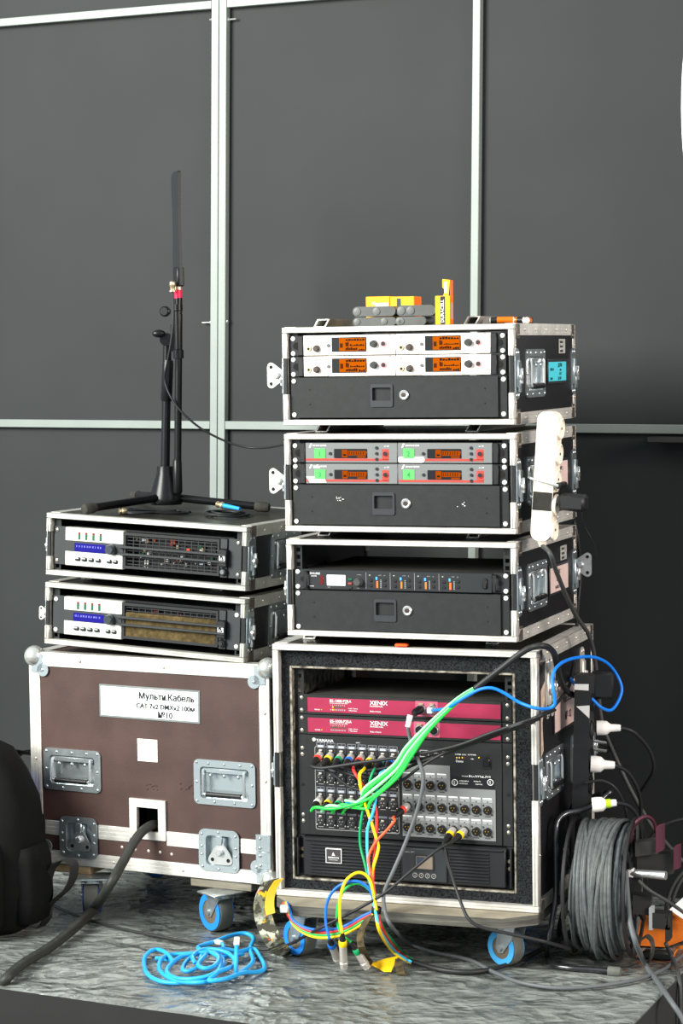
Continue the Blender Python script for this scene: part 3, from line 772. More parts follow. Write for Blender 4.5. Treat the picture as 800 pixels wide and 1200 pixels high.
# ================================================================ AMPLIFIER CASES (short stack)
HA = .1419
AL2 = mat('worn_aluminium', (204, 202, 192), .45, .5, .25, 30)
STR2 = mat('dull_strip', (120, 120, 106), .45, .6, .3, 30)
a1 = rack_case('upper low rack case of the short stack, carrying the antenna stand', 'a1', WS, HA, DS, None, .0118, .024, AL2, .028, .19, .068)
a2 = rack_case('lower low rack case of the short stack, resting on the brown trunk', 'a2', WS, HA, DS, .0165, .0118, .024, AL2, .028, .19, .068)
butterfly(a2, T(-.004, .016, .068) @ Matrix.Rotation(math.pi / 2, 4, 'Y') @ T(0, 0, -.008), .55, MATS['white_zinc'])
def amplifier(M, label, foam):
    t = thing('power_amplifier', label, 'amplifier', M, 'two unit power amplifiers')
    h = 2 * UH - .001
    PG = mat('amp_grey', (50, 52, 53), .45, .1)
    for xa in (0, .4496):
        g = G(); g.cbox(xa, xa + .033, 0, .003, .0005, h, .0006); g.obj('rack_ear', PG, t)
    g = G(); g.box(.0335, .449, .03, .40, .001, h - .001); g.obj('housing', BLK, t)
    g = G(); g.cbox(.0335, .1855, -.007, .010, .0007, h - .0003, .0015); g.obj('control_panel', mat('silver_panel', (206, 204, 196), .42, .3), t)
    g = G(); g.cbox(.0337, .186, -.0078, -.006, .033, .058, .0005); g.obj('display_band', PG, t)
    g = G(); g.cbox(.059, .140, -.0086, -.007, .034, .053, .0006); d = g.obj('display', BLUELCD, t)
    for k in range(10): text(d, random.choice('8XO3M5'), .006, .064 + k * .0070, .044, BLUETX, -.0089)
    for k in range(4):
        x = .071 + k * .0187
        g = G(); g.box(x - .0028, x + .0028, -.0078, -.0066, .061, .0735); g.m = 1; g.box(x - .0028, x + .0028, -.0078, -.0066, .0737, .078); g.obj('level_led', [GRNLED, REDLED], t)
    for x in (.068, .0855, .1035, .122, .151, .167):
        w = .0065 if x < .14 else .0058
        g = G(); g.cbox(x - w, x + w, -.0115, -.006, .0125, .0215, .002); g.m = 1; g.box(x - w * .7, x + w * .7, -.0118, -.0113, .0175, .0205); g.obj('key', [mat('key_dark', (40, 46, 44), .35), STEEL], t)
    g = G(); g.lathe((.157, -.0075, .0445), (0, -1, 0), [(0, .0125), (.003, .012), (.013, .0105), (.015, .009)], 24); g.obj('dial', mat('dial_steel', (66, 72, 76), .3, .5), t)
    # grille
    x0, x1, z0, z1 = .187, .4305, .004, h - .003
    g = G(); g.ring([(x0, z0), (x0, z1), (x1, z1), (x1, z0)], [(x0 + .005, z0 + .006), (x0 + .005, z1 - .006), (x1 - .005, z1 - .006), (x1 - .005, z0 + .006)], -.006, .012); gr = g.obj('grille_frame', EAR, t)
    if foam:
        g = G(); g.cbox(x0 + .005, x1 - .004, -.0045, .012, .004, z1 - .021, .003); g.obj('dust_filter', mat('tan_foam', (92, 78, 50), .95, 0, .4, 90, .8, 160, rgb2=(66, 55, 34), spec=.1), t)
    g = G()
    n = 15
    for k in range(n):
        x = x0 + .006 + (x1 - x0 - .012) * k / (n - 1); g.box(x - .0010, x + .0010, -.0015 if not foam else .0, .0005, z0 + .005, z1 - .005)
    g.obj('grille_bars', EAR, gr)
    g = G()
    for k in range(9):
        z = z0 + .010 + (z1 - z0 - .02) * k / 8
        if foam and k < 6: continue
        g.box(x0 + .005, x1 - .005, -.0018, -.0002, z - .0009, z + .0009)
    g.obj('grille_slats', EAR, gr)
    g = G()                              # components seen through the grille
    cols = [BRASS, STEEL, cO, REDLED, WHT, GRNLED, EAR]
    for k in range(42):
        x = random.uniform(x0 + .01, x1 - .02); z = random.uniform(.012, .066); w = random.uniform(.003, .012); hh = random.uniform(.003, .014); y = random.uniform(.016, .026)
        g.m = random.choice([0, 1, 1, 2, 3, 4, 5, 6, 6]); g.cbox(x, x + w, y, .031, z, z + hh, .0008)
    g.obj('components', cols, t)['kind'] = 'stuff'
    for z in (.0365, .0525):
        g = G(); g.cbox(.176, .452, -.016, -.0105, z - .0028, z + .0028, .0012); g.obj('guard_bar', PG, t)
    g = G(); g.cbox(.431, .452, -.0135, .01, .026, .064, .0015); g.obj('logo_block', BLK, t)
    for za, zb in ((.001, .0255), (.0645, h - .001)):
        g = G(); g.cbox(.4315, .4490, -.004, .01, za, zb, .001); g.obj('end_panel', PG, t)
    g = G(); g.box(.4345, .4485, -.0145, -.0134, .038, .055); lg = g.obj('logo', PAPER, t)
    g = G(); g.prism([(.4365, .040), (.4465, .040), (.4425, .050), (.4365, .053)], -.0149, -.0143); g.m = 1; g.prism([(.4385, .0415), (.443, .0415), (.4405, .047)], -.0153, -.0147); g.obj('logo_mark', [INKB, PAPER], lg)
    g = G(); g.lathe((.4405, -.004, .0135), (0, -1, 0), [(0, .0095), (.003, .009), (.005, .007)], 18); g.m = 1; g.lathe((.4405, -.0085, .0135), (0, -1, 0), [(0, .006), (.003, .0045)], 16); g.obj('power_button', [BLK, mat('btn_smoke', (110, 116, 116), .3) if not foam else EAR], t)
    for x in (.0085, .4745):
        for z in (.009, h - .009): screw(t, x, z, 0, dark=not foam)
    return t
amplifier(MC['a1'] @ T(.0145, .012, .0245), 'upper power amplifier with blue display and bare grille', False)
amplifier(MC['a2'] @ T(.0150, .012, .0245), 'lower power amplifier with blue display and tan dust filter behind the grille', True)

# ================================================================ LARGE SHOCK-MOUNT RACK CASE ON A CASTER BOARD
W4, H4, D4 = .5923, .5544, .5124
hu, hz4 = sd('c4', 649, 904, W4)
c4 = rack_case('large black rack case at the bottom of the tall stack, lined with dark felt', 'c4', W4, H4, D4, .0196, .0135, .028, ALU, .038, hu, hz4)
for o in [ch for ch in c4.children if ch.name.startswith('rack_rail')]: bpy.data.objects.remove(o)
def felt(x0, x1, z0, z1):
    g = G(); nx, nz = max(2, int((x1 - x0) / .010)), max(2, int((z1 - z0) / .010)); vs = []
    for k in range(nz + 1):
        for i in range(nx + 1):
            x = x0 + (x1 - x0) * i / nx; z = z0 + (z1 - z0) * k / nz
            vs.append((x, .020 + .005 * noise.noise(Vector((x * 60, z * 60, 7))), z))
    g.add(vs, [(k * (nx + 1) + i, k * (nx + 1) + i + 1, (k + 1) * (nx + 1) + i + 1, (k + 1) * (nx + 1) + i) for k in range(nz) for i in range(nx)])
    g.box(x0, x1, .027, .40, z0, z1)
    g.obj('felt_lining', FOAM, c4, ang=3)
felt(.0137, .033, .0137, H4 - .0137); felt(.541, W4 - .0137, .0137, H4 - .0137); felt(.0335, .5405, .0137, .034); felt(.0335, .5405, .506, H4 - .0137)
for (x0, x1, z0, z1) in ((.0335, .0385, .0345, .5055), (.5355, .5405, .0345, .5055), (.0387, .5353, .0345, .0395), (.0387, .5353, .5005, .5055)):
    g = G(); g.cbox(x0, x1, .017, .36, z0, z1, .0014); g.obj('inner_edge', WORNALU, c4)
for x0 in (.0405, .5145):
    hs = []
    for u in range(10):
        for q in (.0064, .0222, .0381):
            z = .0435 + u * UH + q; hs.append((x0 + .0055, x0 + .0145, z - .0045, z + .0045))
    g = G(); g.grid(x0, x0 + .0195, .0398, .500, .0335, .036, hs); g.obj('rack_rail', BLK2, c4)
# side card and tape
cu0, cz0 = sd('c4', 649, 858, W4); cu1, cz1 = sd('c4', 676, 812, W4)
card(c4, W4, cu0, cu0 + .23, cz0 - .002, cz0 + .092, PAPERP, [('Rio3224', .026, cu0 + .070, cz0 + .052), ('№ 02', .024, cu0 + .085, cz0 + .014)])
g = G(); g.prism([(.022, .47), (.055, .485), (.05, .44), (.03, .40), (.038, .34), (.02, .33)], -.004, -.0028); g.obj('torn_tape', mat('torn_tape', (206, 180, 160), .7, 0, .3, 60), c4, rside(W4, 0, 0))
ux, uz = sd('c4', 690, 760, W4)
side_latch(c4, rside(W4, .085, .465), .13, ALU, .03); side_latch(c4, rside(W4, .125, .465), .13, ALU, .03); side_latch(c4, rside(W4, .40, .45), .13, ALU, .034)
# second handle, bail pulled out around the black socket strip
h2u, h2z = sd('c4', 676, 886, W4)
g = G(); g.ring(rrect(h2u - .06, h2u + .06, h2z - .055, h2z + .055, .012), rrect(h2u - .045, h2u + .045, h2z - .04, h2z + .04, .008), -.003, .0005); g.m = 1; g.prism(rrect(h2u - .045, h2u + .045, h2z - .04, h2z + .04, .008), -.0012, .0)
h2 = g.obj('handle', [ZINC, DARK], c4, rside(W4, 0, 0))
g = G(); g.tube([(h2u - .045, -.003, h2z + .03), (h2u - .045, -.075, h2z + .022), (h2u + .045, -.075, h2z + .022), (h2u + .045, -.003, h2z + .03)], .0035, 8); g.obj('bail', STEEL, h2)
g = G(); g.cyl((h2u - .038, -.075, h2z + .022), (h2u + .04, -.075, h2z + .022), .0075, n=12); g.obj('grip', BLK, h2)

# ---- board with casters under it
def caster(parent, M, R=.04, w=.028, yaw=0.0, blue=BLUEW, drop=None):
    """origin at the mounting face; wheel trails behind the swivel"""
    L = drop or (R * 2 + .010); zc = -(L - R); off = .022
    MM = M @ RZ(yaw)
    g = G(); g.cbox(-.042, .042, -.036, .036, -.004, 0, .001); g.cyl((0, 0, -.012), (0, 0, -.003), .026, n=18)
    for s in (-1, 1):
        x = s * (w / 2 + .003)
        poly = [(-.022, -.010), (.024, -.010), (off + .014, zc), (off + .005, zc - .012), (off - .008, zc - .010), (-.012, zc + .024)]
        vs = [(x - .0014, a, b) for a, b in poly] + [(x + .0014, a, b) for a, b in poly]; n = len(poly)
        g.add(vs, [tuple(range(n)), tuple(range(n, 2 * n))] + [(i, (i + 1) % n, n + (i + 1) % n, n + i) for i in range(n)])
    g.cbox(-w / 2 - .004, w / 2 + .004, -.022, .024, -.014, -.009, .001)
    g.cyl((-w / 2 - .009, off, zc), (w / 2 + .009, off, zc), .0065, n=10)
    o = g.obj('caster', ZINC, parent, MM)
    g = G(); g.lathe((-w / 2, off, zc), (1, 0, 0), [(0, R * .80), (.001, R * .97), (.005, R), (w - .005, R), (w - .001, R * .97), (w, R * .80)], 32); wl = g.obj('wheel', RUB, o)
    g = G()
    for s in (-1, 1):
        po = []; pi = []
        for k in range(28):
            t = 2 * math.pi * k / 28; po.append((off + R * .93 * math.cos(t), zc + R * .93 * math.sin(t))); pi.append((off + R * .60 * math.cos(t), zc + R * .60 * math.sin(t)))
        q = G().ring(po, pi, 0, .0022)
        x0 = s * (w / 2) + (0 if s > 0 else -.0022)
        g.add([(x0 + y, x, z) for x, y, z in q.v], q.f)
    g.obj('rim', blue, o)
    g = G(); g.lathe((-w / 2 - .0012, off, zc), (1, 0, 0), [(0, R * .5), (.0005, R * .6), (w + .0019, R * .6), (w + .0024, R * .5)], 24); g.obj('hub', mat('hub_brown_grey', (92, 82, 68), .6), o)
    return o
bp = [(.004, -.006), (.070, -.078), (.530, -.0615), (.592, -.006), (.592, .50), (.004, .50)]
brd = thing('caster_board', 'worn grey plywood board with blue casters under the large rack case', 'dolly', MC['c4'])
g = G(); n = len(bp)
g.add([(x, y, -.0225) for x, y in bp] + [(x, y, -.0006) for x, y in bp], [tuple(range(n))[::-1], tuple(range(n, 2 * n))] + [(i, (i + 1) % n, n + (i + 1) % n, n + i) for i in range(n)]); g.mi = [0, 1] + [2] * n; g.obj('board', [WOOD, mat('board_top_lit', (152, 143, 124), .75, 0, .3, 12, .3, 120), mat('ply_edge_shaded', (104, 103, 95), .7, 0, .45, 8, .4, 60, rgb2=(62, 60, 54), stretch=(1, 1, 30))], brd)  # lighter top and darker edge paint the shading contrast; ply lines are real
zc4 = -.0226; dropc = CAMZ - 1.1876 - .0226 - .0005
def at_floor(key, px, py): q = MC[key].inverted() @ atz(px, py, 0); return q.x, q.y
for (px, py, yw, m) in ((593, 1131, 1.09, BLUEW2), (352, 1119, 1.0, BLUEW)):
    x, y = at_floor('c4', px, py); d = .022
    caster(brd, T(x + math.sin(yw) * d, y - math.cos(yw) * d, zc4), .0405, .030, yw, m, dropc)
for x, y, yw in ((.08, .43, .3), (.43, .40, -.4)): caster(brd, T(x, y, zc4), .0405, .030, yw, BLUEW, dropc)

# ---- devices in the large case
dev4 = lambda u: MC['c4'] @ T(.0475, .030, .0435 + u * UH)
def q4(u0):
    def f(px, py, d=.027):
        x, z = fr('c4', px, py, d); return x - .0475, z - .0435 - u0 * UH
    return f
ETHB = mat('socket_black', (20, 20, 22), .35)
def splitter(u0, label, up):
    t = thing('signal_splitter', label, 'rack unit', dev4(u0), 'crimson one unit rack boxes'); h = UH - .001; q = q4(u0)
    g = G(); g.box(.022, .4606, .003, .28, .001, h - .001); g.obj('housing', mat('dusty_top', (58, 56, 52), .75, 0, .4, 14), t)
    g = G(); g.cbox(0, .4826, 0, .003, .0005, h, .0006); g.cbox(.0225, .4600, -.003, 0, .0005, h, .0006); g.obj('chassis_front', BLK2, t)
    g = G(); g.cbox(.0235, .4590, -.0042, -.0025, .0055, h - .0065, .0005); g.obj('panel', MAG, t)
    Y = -.0046
    text(t, 'BS-1008-P2RA', .0088, .075, .0285, INKW, Y, xs=.95); text(t, 'ACTIVE AUDIO SPLITTER SYSTEM', .0028, .075, .0252, INKW, Y)
    text(t, 'XENIX', .0125, .167, .0262, INKW, Y, xs=1.1); text(t, 'PROFESSIONAL', .0044, .167, .0215, INKW, Y); text(t, 'Made in Russia', .0042, .167, .0105, INKW, Y)
    text(t, 'POWER', .0036, .040, .0098, INKW, Y); text(t, 'Audio / Optical', .0034, .118, .0150, INKW, Y); text(t, '1 Mbps Speed', .0034, .118, .0105, INKW, Y)
    g = G(); g.dome((.056, -.0042, .0112), (0, -1, 0), .0012, .001); g.obj('power_led', YELLED, t)
    g = G()
    for k in range(8):
        for r_, z in enumerate((.0165, .0105)):
            g.m = 2 if (k == 1 and up) else r_; g.box(.0765 + k * .0045, .079 + k * .0045, -.0047, -.0041, z, z + .0028)
    g.obj('indicator_leds', [GRNLED, INKG, YELLED], t)
    for k in range(8): text(t, str(k + 1), .003, .0767 + k * .0045, .0208, INKW, Y)
    for px in ((493.5, 506.3) if up else (491.5, 508.5)):
        x, _ = q(px, 830); z0 = h / 2
        g = G(); g.cbox(x - .013, x + .013, -.0052, -.003, z0 - .0165, z0 + .0165, .0006); s = g.obj('network_socket', MAGL, t)
        g = G(); g.lathe((x, -.0050, z0 - .001), (0, -1, 0), [(0, .0108), (.003, .0104), (.004, .0095)], 20); g.m = 1; g.lathe((x, -.0088, z0 - .001), (0, -1, 0), [(0, .0088), (.0008, .0084)], 16); g.m = 2; g.cbox(x - .005, x + .005, -.0096, -.008, z0 + .009, z0 + .0135, .001); g.m = 3; g.box(x - .0045, x + .0045, -.0101, -.0094, z0 - .006, z0 + .003)
        g.obj('socket_ring', [ZINC, ETHB, BRASS, DARK], s)
    for x in (.009, .4736):
        for z in (.008, h - .008): screw(t, x, z, 0, dark=True)
    return t
splitter(8, 'upper crimson rack box with a black network plug in it', True)
splitter(7, 'lower crimson rack box directly above the black stage box', False)

def xlr_f():
    g = G(); g.cbox(-.0108, .0108, -.0016, .0, -.0122, .0128, .0005); g.m = 1
    g.lathe((0, -.0016, -.0015), (0, -1, 0), [(0, .0092), (.0022, .0090), (.0026, .0080)], 18); g.m = 0
    g.lathe((0, -.0040, -.0015), (0, -1, 0), [(0, .0074), (.0006, .0072)], 16); g.m = 2
    for a in (90, 210, 330): g.cyl((.0038 * math.cos(math.radians(a)), -.0050, -.0015 - .0038 * math.sin(math.radians(a))), (.0038 * math.cos(math.radians(a)), -.0044, -.0015 - .0038 * math.sin(math.radians(a))), .0013, n=6)
    g.m = 3; g.cbox(-.0040, .0040, -.0052, -.0016, .0072, .0112, .0012)
    for x, z in ((-.0085, -.010), (.0085, -.010)): g.dome((x, -.0016, z), (0, -1, 0), .0018, .001, 6)
    return g, [mat('xlr_plate', (40, 40, 42), .4), mat('xlr_ring', (66, 66, 66), .3, .4), INKG, mat('xlr_tab', (206, 198, 188), .4, .5)]
def xlr_m():
    g = G(); g.cbox(-.0112, .0112, -.0014, 0, -.0130, .0130, .0005); g.m = 1
    g.lathe((0, -.0014, -.001), (0, -1, 0), [(0, .0100), (.0024, .0098), (.0030, .0090)], 18); g.m = 2
    g.lathe((0, -.0040, -.001), (0, -1, 0), [(0, .0086), (.0007, .0085)], 16); g.m = 3
    for a in (90, 210, 330): g.cyl((.0036 * math.cos(math.radians(a)), -.0075, -.001 - .0036 * math.sin(math.radians(a))), (.0036 * math.cos(math.radians(a)), -.004, -.001 - .0036 * math.sin(math.radians(a))), .0011, n=6)
    g.m = 1
    for x, z in ((-.009, .009), (.009, -.0105)): g.dome((x, -.0014, z), (0, -1, 0), .0024, .0014, 7)
    return g, [mat('xlr_plate_grey', (118, 120, 120), .45), mat('xlr_ring_dk', (44, 44, 46), .3, .4), DARK, mat('gold_pin', (214, 170, 80), .3, .8)]
SB = {}
def stagebox():
    u0 = 2; t = thing('stage_box', 'black stage box with four rows of microphone sockets and a grey output panel', 'stage box', dev4(u0)); h = 5 * UH - .001; q = q4(u0)
    CH = mat('charcoal_face', (30, 31, 32), .5, .1)
    g = G(); g.box(.022, .4606, .003, .33, .001, h - .001); g.cbox(0, .4826, 0, .003, .0005, h, .0006); g.obj('chassis', BLK2, t)
    g = G(); g.cbox(.0230, .4596, -.0030, .001, .0010, h - .001, .0008); g.obj('front_panel', CH, t)
    xa, za = q(368.5, 869); xb, zb = q(468, 980)
    g = G(); g.ring(rrect(xa, xb, .014, h - .024, .004), rrect(xa + .0012, xb - .0012, .0152, h - .0252, .003), -.0036, -.0028); g.obj('input_border', INKG, t)
    # input sockets
    for r, (yl, yr) in enumerate(((884, 889), (911, 917), (935.5, 942), (961, 968))):
        for k in range(8):
            px = 376 + 12.13 * k; py = yl + (yr - yl) * k / 7
            x, z = q(px, py); z += .0005
            s = shared('xlrf', xlr_f, 'socket', t, T(x, -.003, z))
            SB[(r, k)] = (x, z)
            if r in (0, 2):
                g = G(); g.cbox(x - .0106, x + .0100, -.0046, -.0028, z + .0140, z + .0262, .0006); g.m = 1; g.cbox(x - .0065, x + .0065, -.0052, -.0044, z + .0150, z + .0200, .0004); g.m = 2; g.box(x - .008, x - .001, -.0050, -.0045, z + .0215, z + .0245); g.box(x + .001, x + .008, -.0050, -.0045, z + .0215, z + .0245)
                g.obj('level_window', [mat('window_grey', (96, 98, 104), .35), mat('window_pale', (168, 172, 180), .3), INKB], t)
            else:
                g = G(); g.cbox(x - .0100, x + .0100, -.0046, -.0028, z + .0138, z + .0190, .0006); g.obj('level_window', mat('window_dark', (104, 106, 112), .35), t)
            g = G(); g.box(x - .006, x + .006, -.0036, -.0028, z - .0152, z - .0142); g.obj('socket_mark', INKG, t)
    # output panel
    P = [q(471, 896), q(527, 896), q(527.5, 924), q(580.5, 925), q(579.5, 987), q(471, 979)]
    zt1 = (P[0][1] + P[1][1]) / 2; zt2 = (P[2][1] + P[3][1]) / 2; zb_ = .0105
    g = G(); g.prism([(P[0][0], zt1), (P[1][0], zt1), (P[1][0], zt2), (P[3][0], zt2), (P[3][0], zb_), (P[0][0], zb_)], -.0050, -.0028); g.obj('output_panel', mat('output_grey', (118, 120, 120), .45, .1), t)
    def outp(r, k, px, py):
        x, z = q(px, py); SB[('o', r, k)] = (x, z)
        shared('xlrm', xlr_m, 'socket', t, T(x, -.0050, z))
        g = G(); g.cbox(x - .0110, x + .0110, -.0058, -.0048, z + .0142, z + .0222, .0004); g.m = 1; g.dome((x, -.0058, z + .0166), (0, -1, 0), .0015, .001, 6); g.m = 2; g.box(x - .0105, x + .0095, -.0062, -.0056, z + .0222, z + .0248)
        g.obj('output_label', [mat('label_grey', (142, 144, 144), .45), INKB, PAPER], t)
        g = G(); g.box(x - .006, x + .006, -.0056, -.0050, z - .0158, z - .0146); g.obj('socket_mark', INKB, t)
    for k in range(4): outp(0, k, 478 + 13.35 * k, 918 + .65 * k)
    for k in range(8): outp(1, k, 478 + 13.37 * k, 943.5 + .75 * k)
    for k in range(8): outp(2, k, 478 + 13.37 * k, 968.3 + .85 * k)
    # switch, lamps, lettering
    x, z = q(570.5, 893)
    g = G(); g.cbox(x - .0095, x + .0095, -.005, -.0028, z - .0155, z + .0155, .001); sw = g.obj('power_switch', BLK, t)
    g = G(); g.cbox(x - .0070, x + .0070, -.0085, -.005, z - .0100, z + .0100, .002); g.obj('rocker', mat('rocker', (20, 20, 20), .25), sw)
    for (px, m) in ((535, YELLED), (538, YELLED), (541.5, YELLED), (544, REDLED), (561, YELLED)):
        xx, zz = q(px, 888); g = G(); g.dome((xx, -.003, zz), (0, -1, 0), .0016, .0012, 7); g.obj('lamp', m, t)
    def tx(s, sz, px, py, m=INKW, xs=1.0): xx, zz = q(px, py); text(t, s, sz, xx, zz, m, -.0034, xs=xs)
    tx('SYSTEM', .0038, 533, 884.5); tx('SYNC', .0038, 541, 885); tx('AC POWER', .0036, 548, 885); tx('+48V', .0036, 551, 890); tx('Dante', .0066, 534, 893)
    tx('YAMAHA', .0092, 370.5, 869, xs=1.05); tx('INPUT', .0034, 417, 871)
    xx, zz = q(367.8, 866.5); g = G(); g.cyl((xx, -.0036, zz), (xx, -.0028, zz), .0038, n=16); g.obj('logo', INKW, t)
    tx('Rio3224-D2', .0086, 549, 911.5, xs=1.15); tx('I/O RACK', .0032, 541, 910)
    p0, p1 = q(529, 921.5), q(579, 912.5)
    g = G(); g.cbox(p0[0], p1[0], -.0036, -.0028, p0[1] - .001, p1[1] + .001, .0003); pl = g.obj('badge_plate', mat('badge_black', (18, 18, 20), .4), t)
    for px in (532.8, 574.5):
        xx, zz = q(px, 916.8); po = [(xx + .0068 * math.cos(2 * math.pi * k / 20), zz + .0068 * math.sin(2 * math.pi * k / 20)) for k in range(20)]; pi = [(xx + .0055 * math.cos(2 * math.pi * k / 20), zz + .0055 * math.sin(2 * math.pi * k / 20)) for k in range(20)]
        g = G(); g.ring(po, pi, -.0042, -.0035); g.obj('emblem', INKW, pl); text(pl, 'S', .008, xx - .0024, zz - .0028, INKW, -.0042)
    for (s, px, py) in (('AUDIO INPUT', 538, 915.5), ('OUTPUT D2', 538, 918.5), ('96 kHz I/O', 555, 916), ('CAUTION', 557, 919.5)): xx, zz = q(px, py); text(pl, s, .0034, xx, zz, INKW, -.0042)
    for k, px in enumerate((480, 497, 514)):
        xx, zz = q(px, 883); g = G(); po = rrect(xx - .010, xx + .010, zz - .0075, zz + .0075, .002); pi = rrect(xx - .0086, xx + .0086, zz - .0061, zz + .0061, .001); g.ring(po, pi, -.0036, -.0028); g.obj('port_outline', INKG, t)
        text(t, ('PRIMARY', 'SECOND', 'DANTE')[k], .0036, xx - .007, zz - .0012, INKW, -.0034)
    for k in range(3):
        xx, zz = q(474 + 21 * k, 874 + k * .8); g = G(); g.box(xx, xx + .026, -.0033, -.0028, zz - .0008, zz + .0008); g.obj('vent_slot', DARK, t)
    for x in (.009, .4736):
        for z in (.030, .044, h - .044, h - .030): screw(t, x, z, 0, dark=True)
        g = G(); g.cbox(x - .004, x + .004, -.0004, .0006, h / 2 - .003, h / 2 + .003, .001); g.obj('ear_slot', DARK, t)
    return t
stagebox()

def ups():
    t = thing('power_supply_unit', 'black ribbed power supply at the bottom of the large rack case', 'power unit', dev4(0)); h = 2 * UH - .001; q = q4(0)
    PB = mat('ups_black', (27, 28, 30), .45)
    g = G(); g.cbox(.012, .4706, -.016, .36, .002, h - .001, .003); g.obj('body', PB, t)
    g = G(); g.cbox(.018, .4646, -.020, -.015, h - .0085, h - .002, .002); g.obj('top_lip', PB, t)
    x0, _ = q(366, 1000); xm0, _ = q(474, 1005); xm1, _ = q(526, 1010); x1, _ = q(575, 1010)
    for (xa, xb) in ((x0, xm0 - .006), (xm1 + .004, x1)):
        n = 10
        for k in range(n):
            z = .012 + (h - .026) * k / (n - 1)
            g = G(); g.cbox(xa, xb, -.0195, -.015, z - .0022, z + .0022, .0012); g.obj('rib', PB, t)
    g = G(); g.cbox(xm0, xm1, -.0205, -.015, .006, h - .010, .002); ct = g.obj('control_panel', mat('ups_panel', (48, 50, 52), .35), t)
    a, b = q(491, 1021, .01), q(515, 1003, .01)
    xl = (xm0 + xm1) / 2
    g = G(); g.ring(rrect(xl - .022, xl + .022, .030, .066, .003), rrect(xl - .019, xl + .019, .034, .062, .002), -.0222, -.020); g.obj('screen_frame', EAR, ct)
    g = G(); g.box(xl - .019, xl + .019, -.0212, -.0200, .034, .062); g.m = 1; g.prism([(xl - .017, .036), (xl + .001, .060), (xl - .017, .060)], -.0216, -.0211); g.obj('screen', [mat('ups_screen', (122, 110, 98), .25), mat('ups_screen_dark', (54, 62, 76), .2)], ct)
    for k in range(4):
        xk = xl - .021 + k * .014
        g = G(); po = [(xk + .0052 * math.cos(2 * math.pi * i / 18), .0195 + .0052 * math.sin(2 * math.pi * i / 18)) for i in range(18)]; pi = [(xk + .0040 * math.cos(2 * math.pi * i / 18), .0195 + .0040 * math.sin(2 * math.pi * i / 18)) for i in range(18)]
        g.ring(po, pi, -.0222, -.0204); g.m = 1; g.prism(pi, -.0216, -.0204); g.m = 0; g.prism([(xk - .0016, .0183), (xk + .0016, .0183), (xk, .0212)], -.022, -.0214); g.obj('button', [INKG, EAR], ct)
    text(ct, 'Liebert GXT', .0042, xm0 + .006, .068, INKG, -.0210)
    xa, za = q(382, 1015, .01); xb, zb = q(400, 996, .01)
    cx, cz = (xa + xb) / 2, .050
    g = G(); g.cbox(cx - .0185, cx + .0185, -.0212, -.0190, cz - .0165, cz + .0165, .0006); lg = g.obj('name_plate', INKW, t)
    g = G(); g.box(cx - .0165, cx + .0165, -.0218, -.0211, cz - .0145, cz + .0145); g.obj('plate_field', mat('plate_charcoal', (62, 58, 58), .4), lg)
    g = G(); g.prism([(cx - .004, cz + .001), (cx + .004, cz + .001), (cx + .0015, cz + .0045), (cx - .0005, cz + .0085)], -.0222, -.0217); g.obj('emblem', INKW, lg)
    text(lg, 'EMERSON', .0056, cx, cz - .0055, INKW, -.0222, 'CENTER'); text(lg, 'Network Power', .003, cx, cz - .0095, INKW, -.0222, 'CENTER')
    for s, x in ((-1, .005), (1, .4776)):
        g = G(); g.cbox(x - .007, x + .007, -.001, .003, .001, h, .0006)
        g.cbox(x + s * .004 - .0015, x + s * .004 + .0015, -.020, 0, .003, h - .002, .0008); er = g.obj('ear_bracket', PB, t)
        g = G(); g.lathe((x - s * .002, -.001, .058), (0, -1, 0), [(0, .0045), (.004, .0042)], 12); g.lathe((x - s * .002, -.001, .042), (0, -1, 0), [(0, .0045), (.003, .0042)], 12); g.obj('ear_screws', BRASS, er)
    return t
ups()

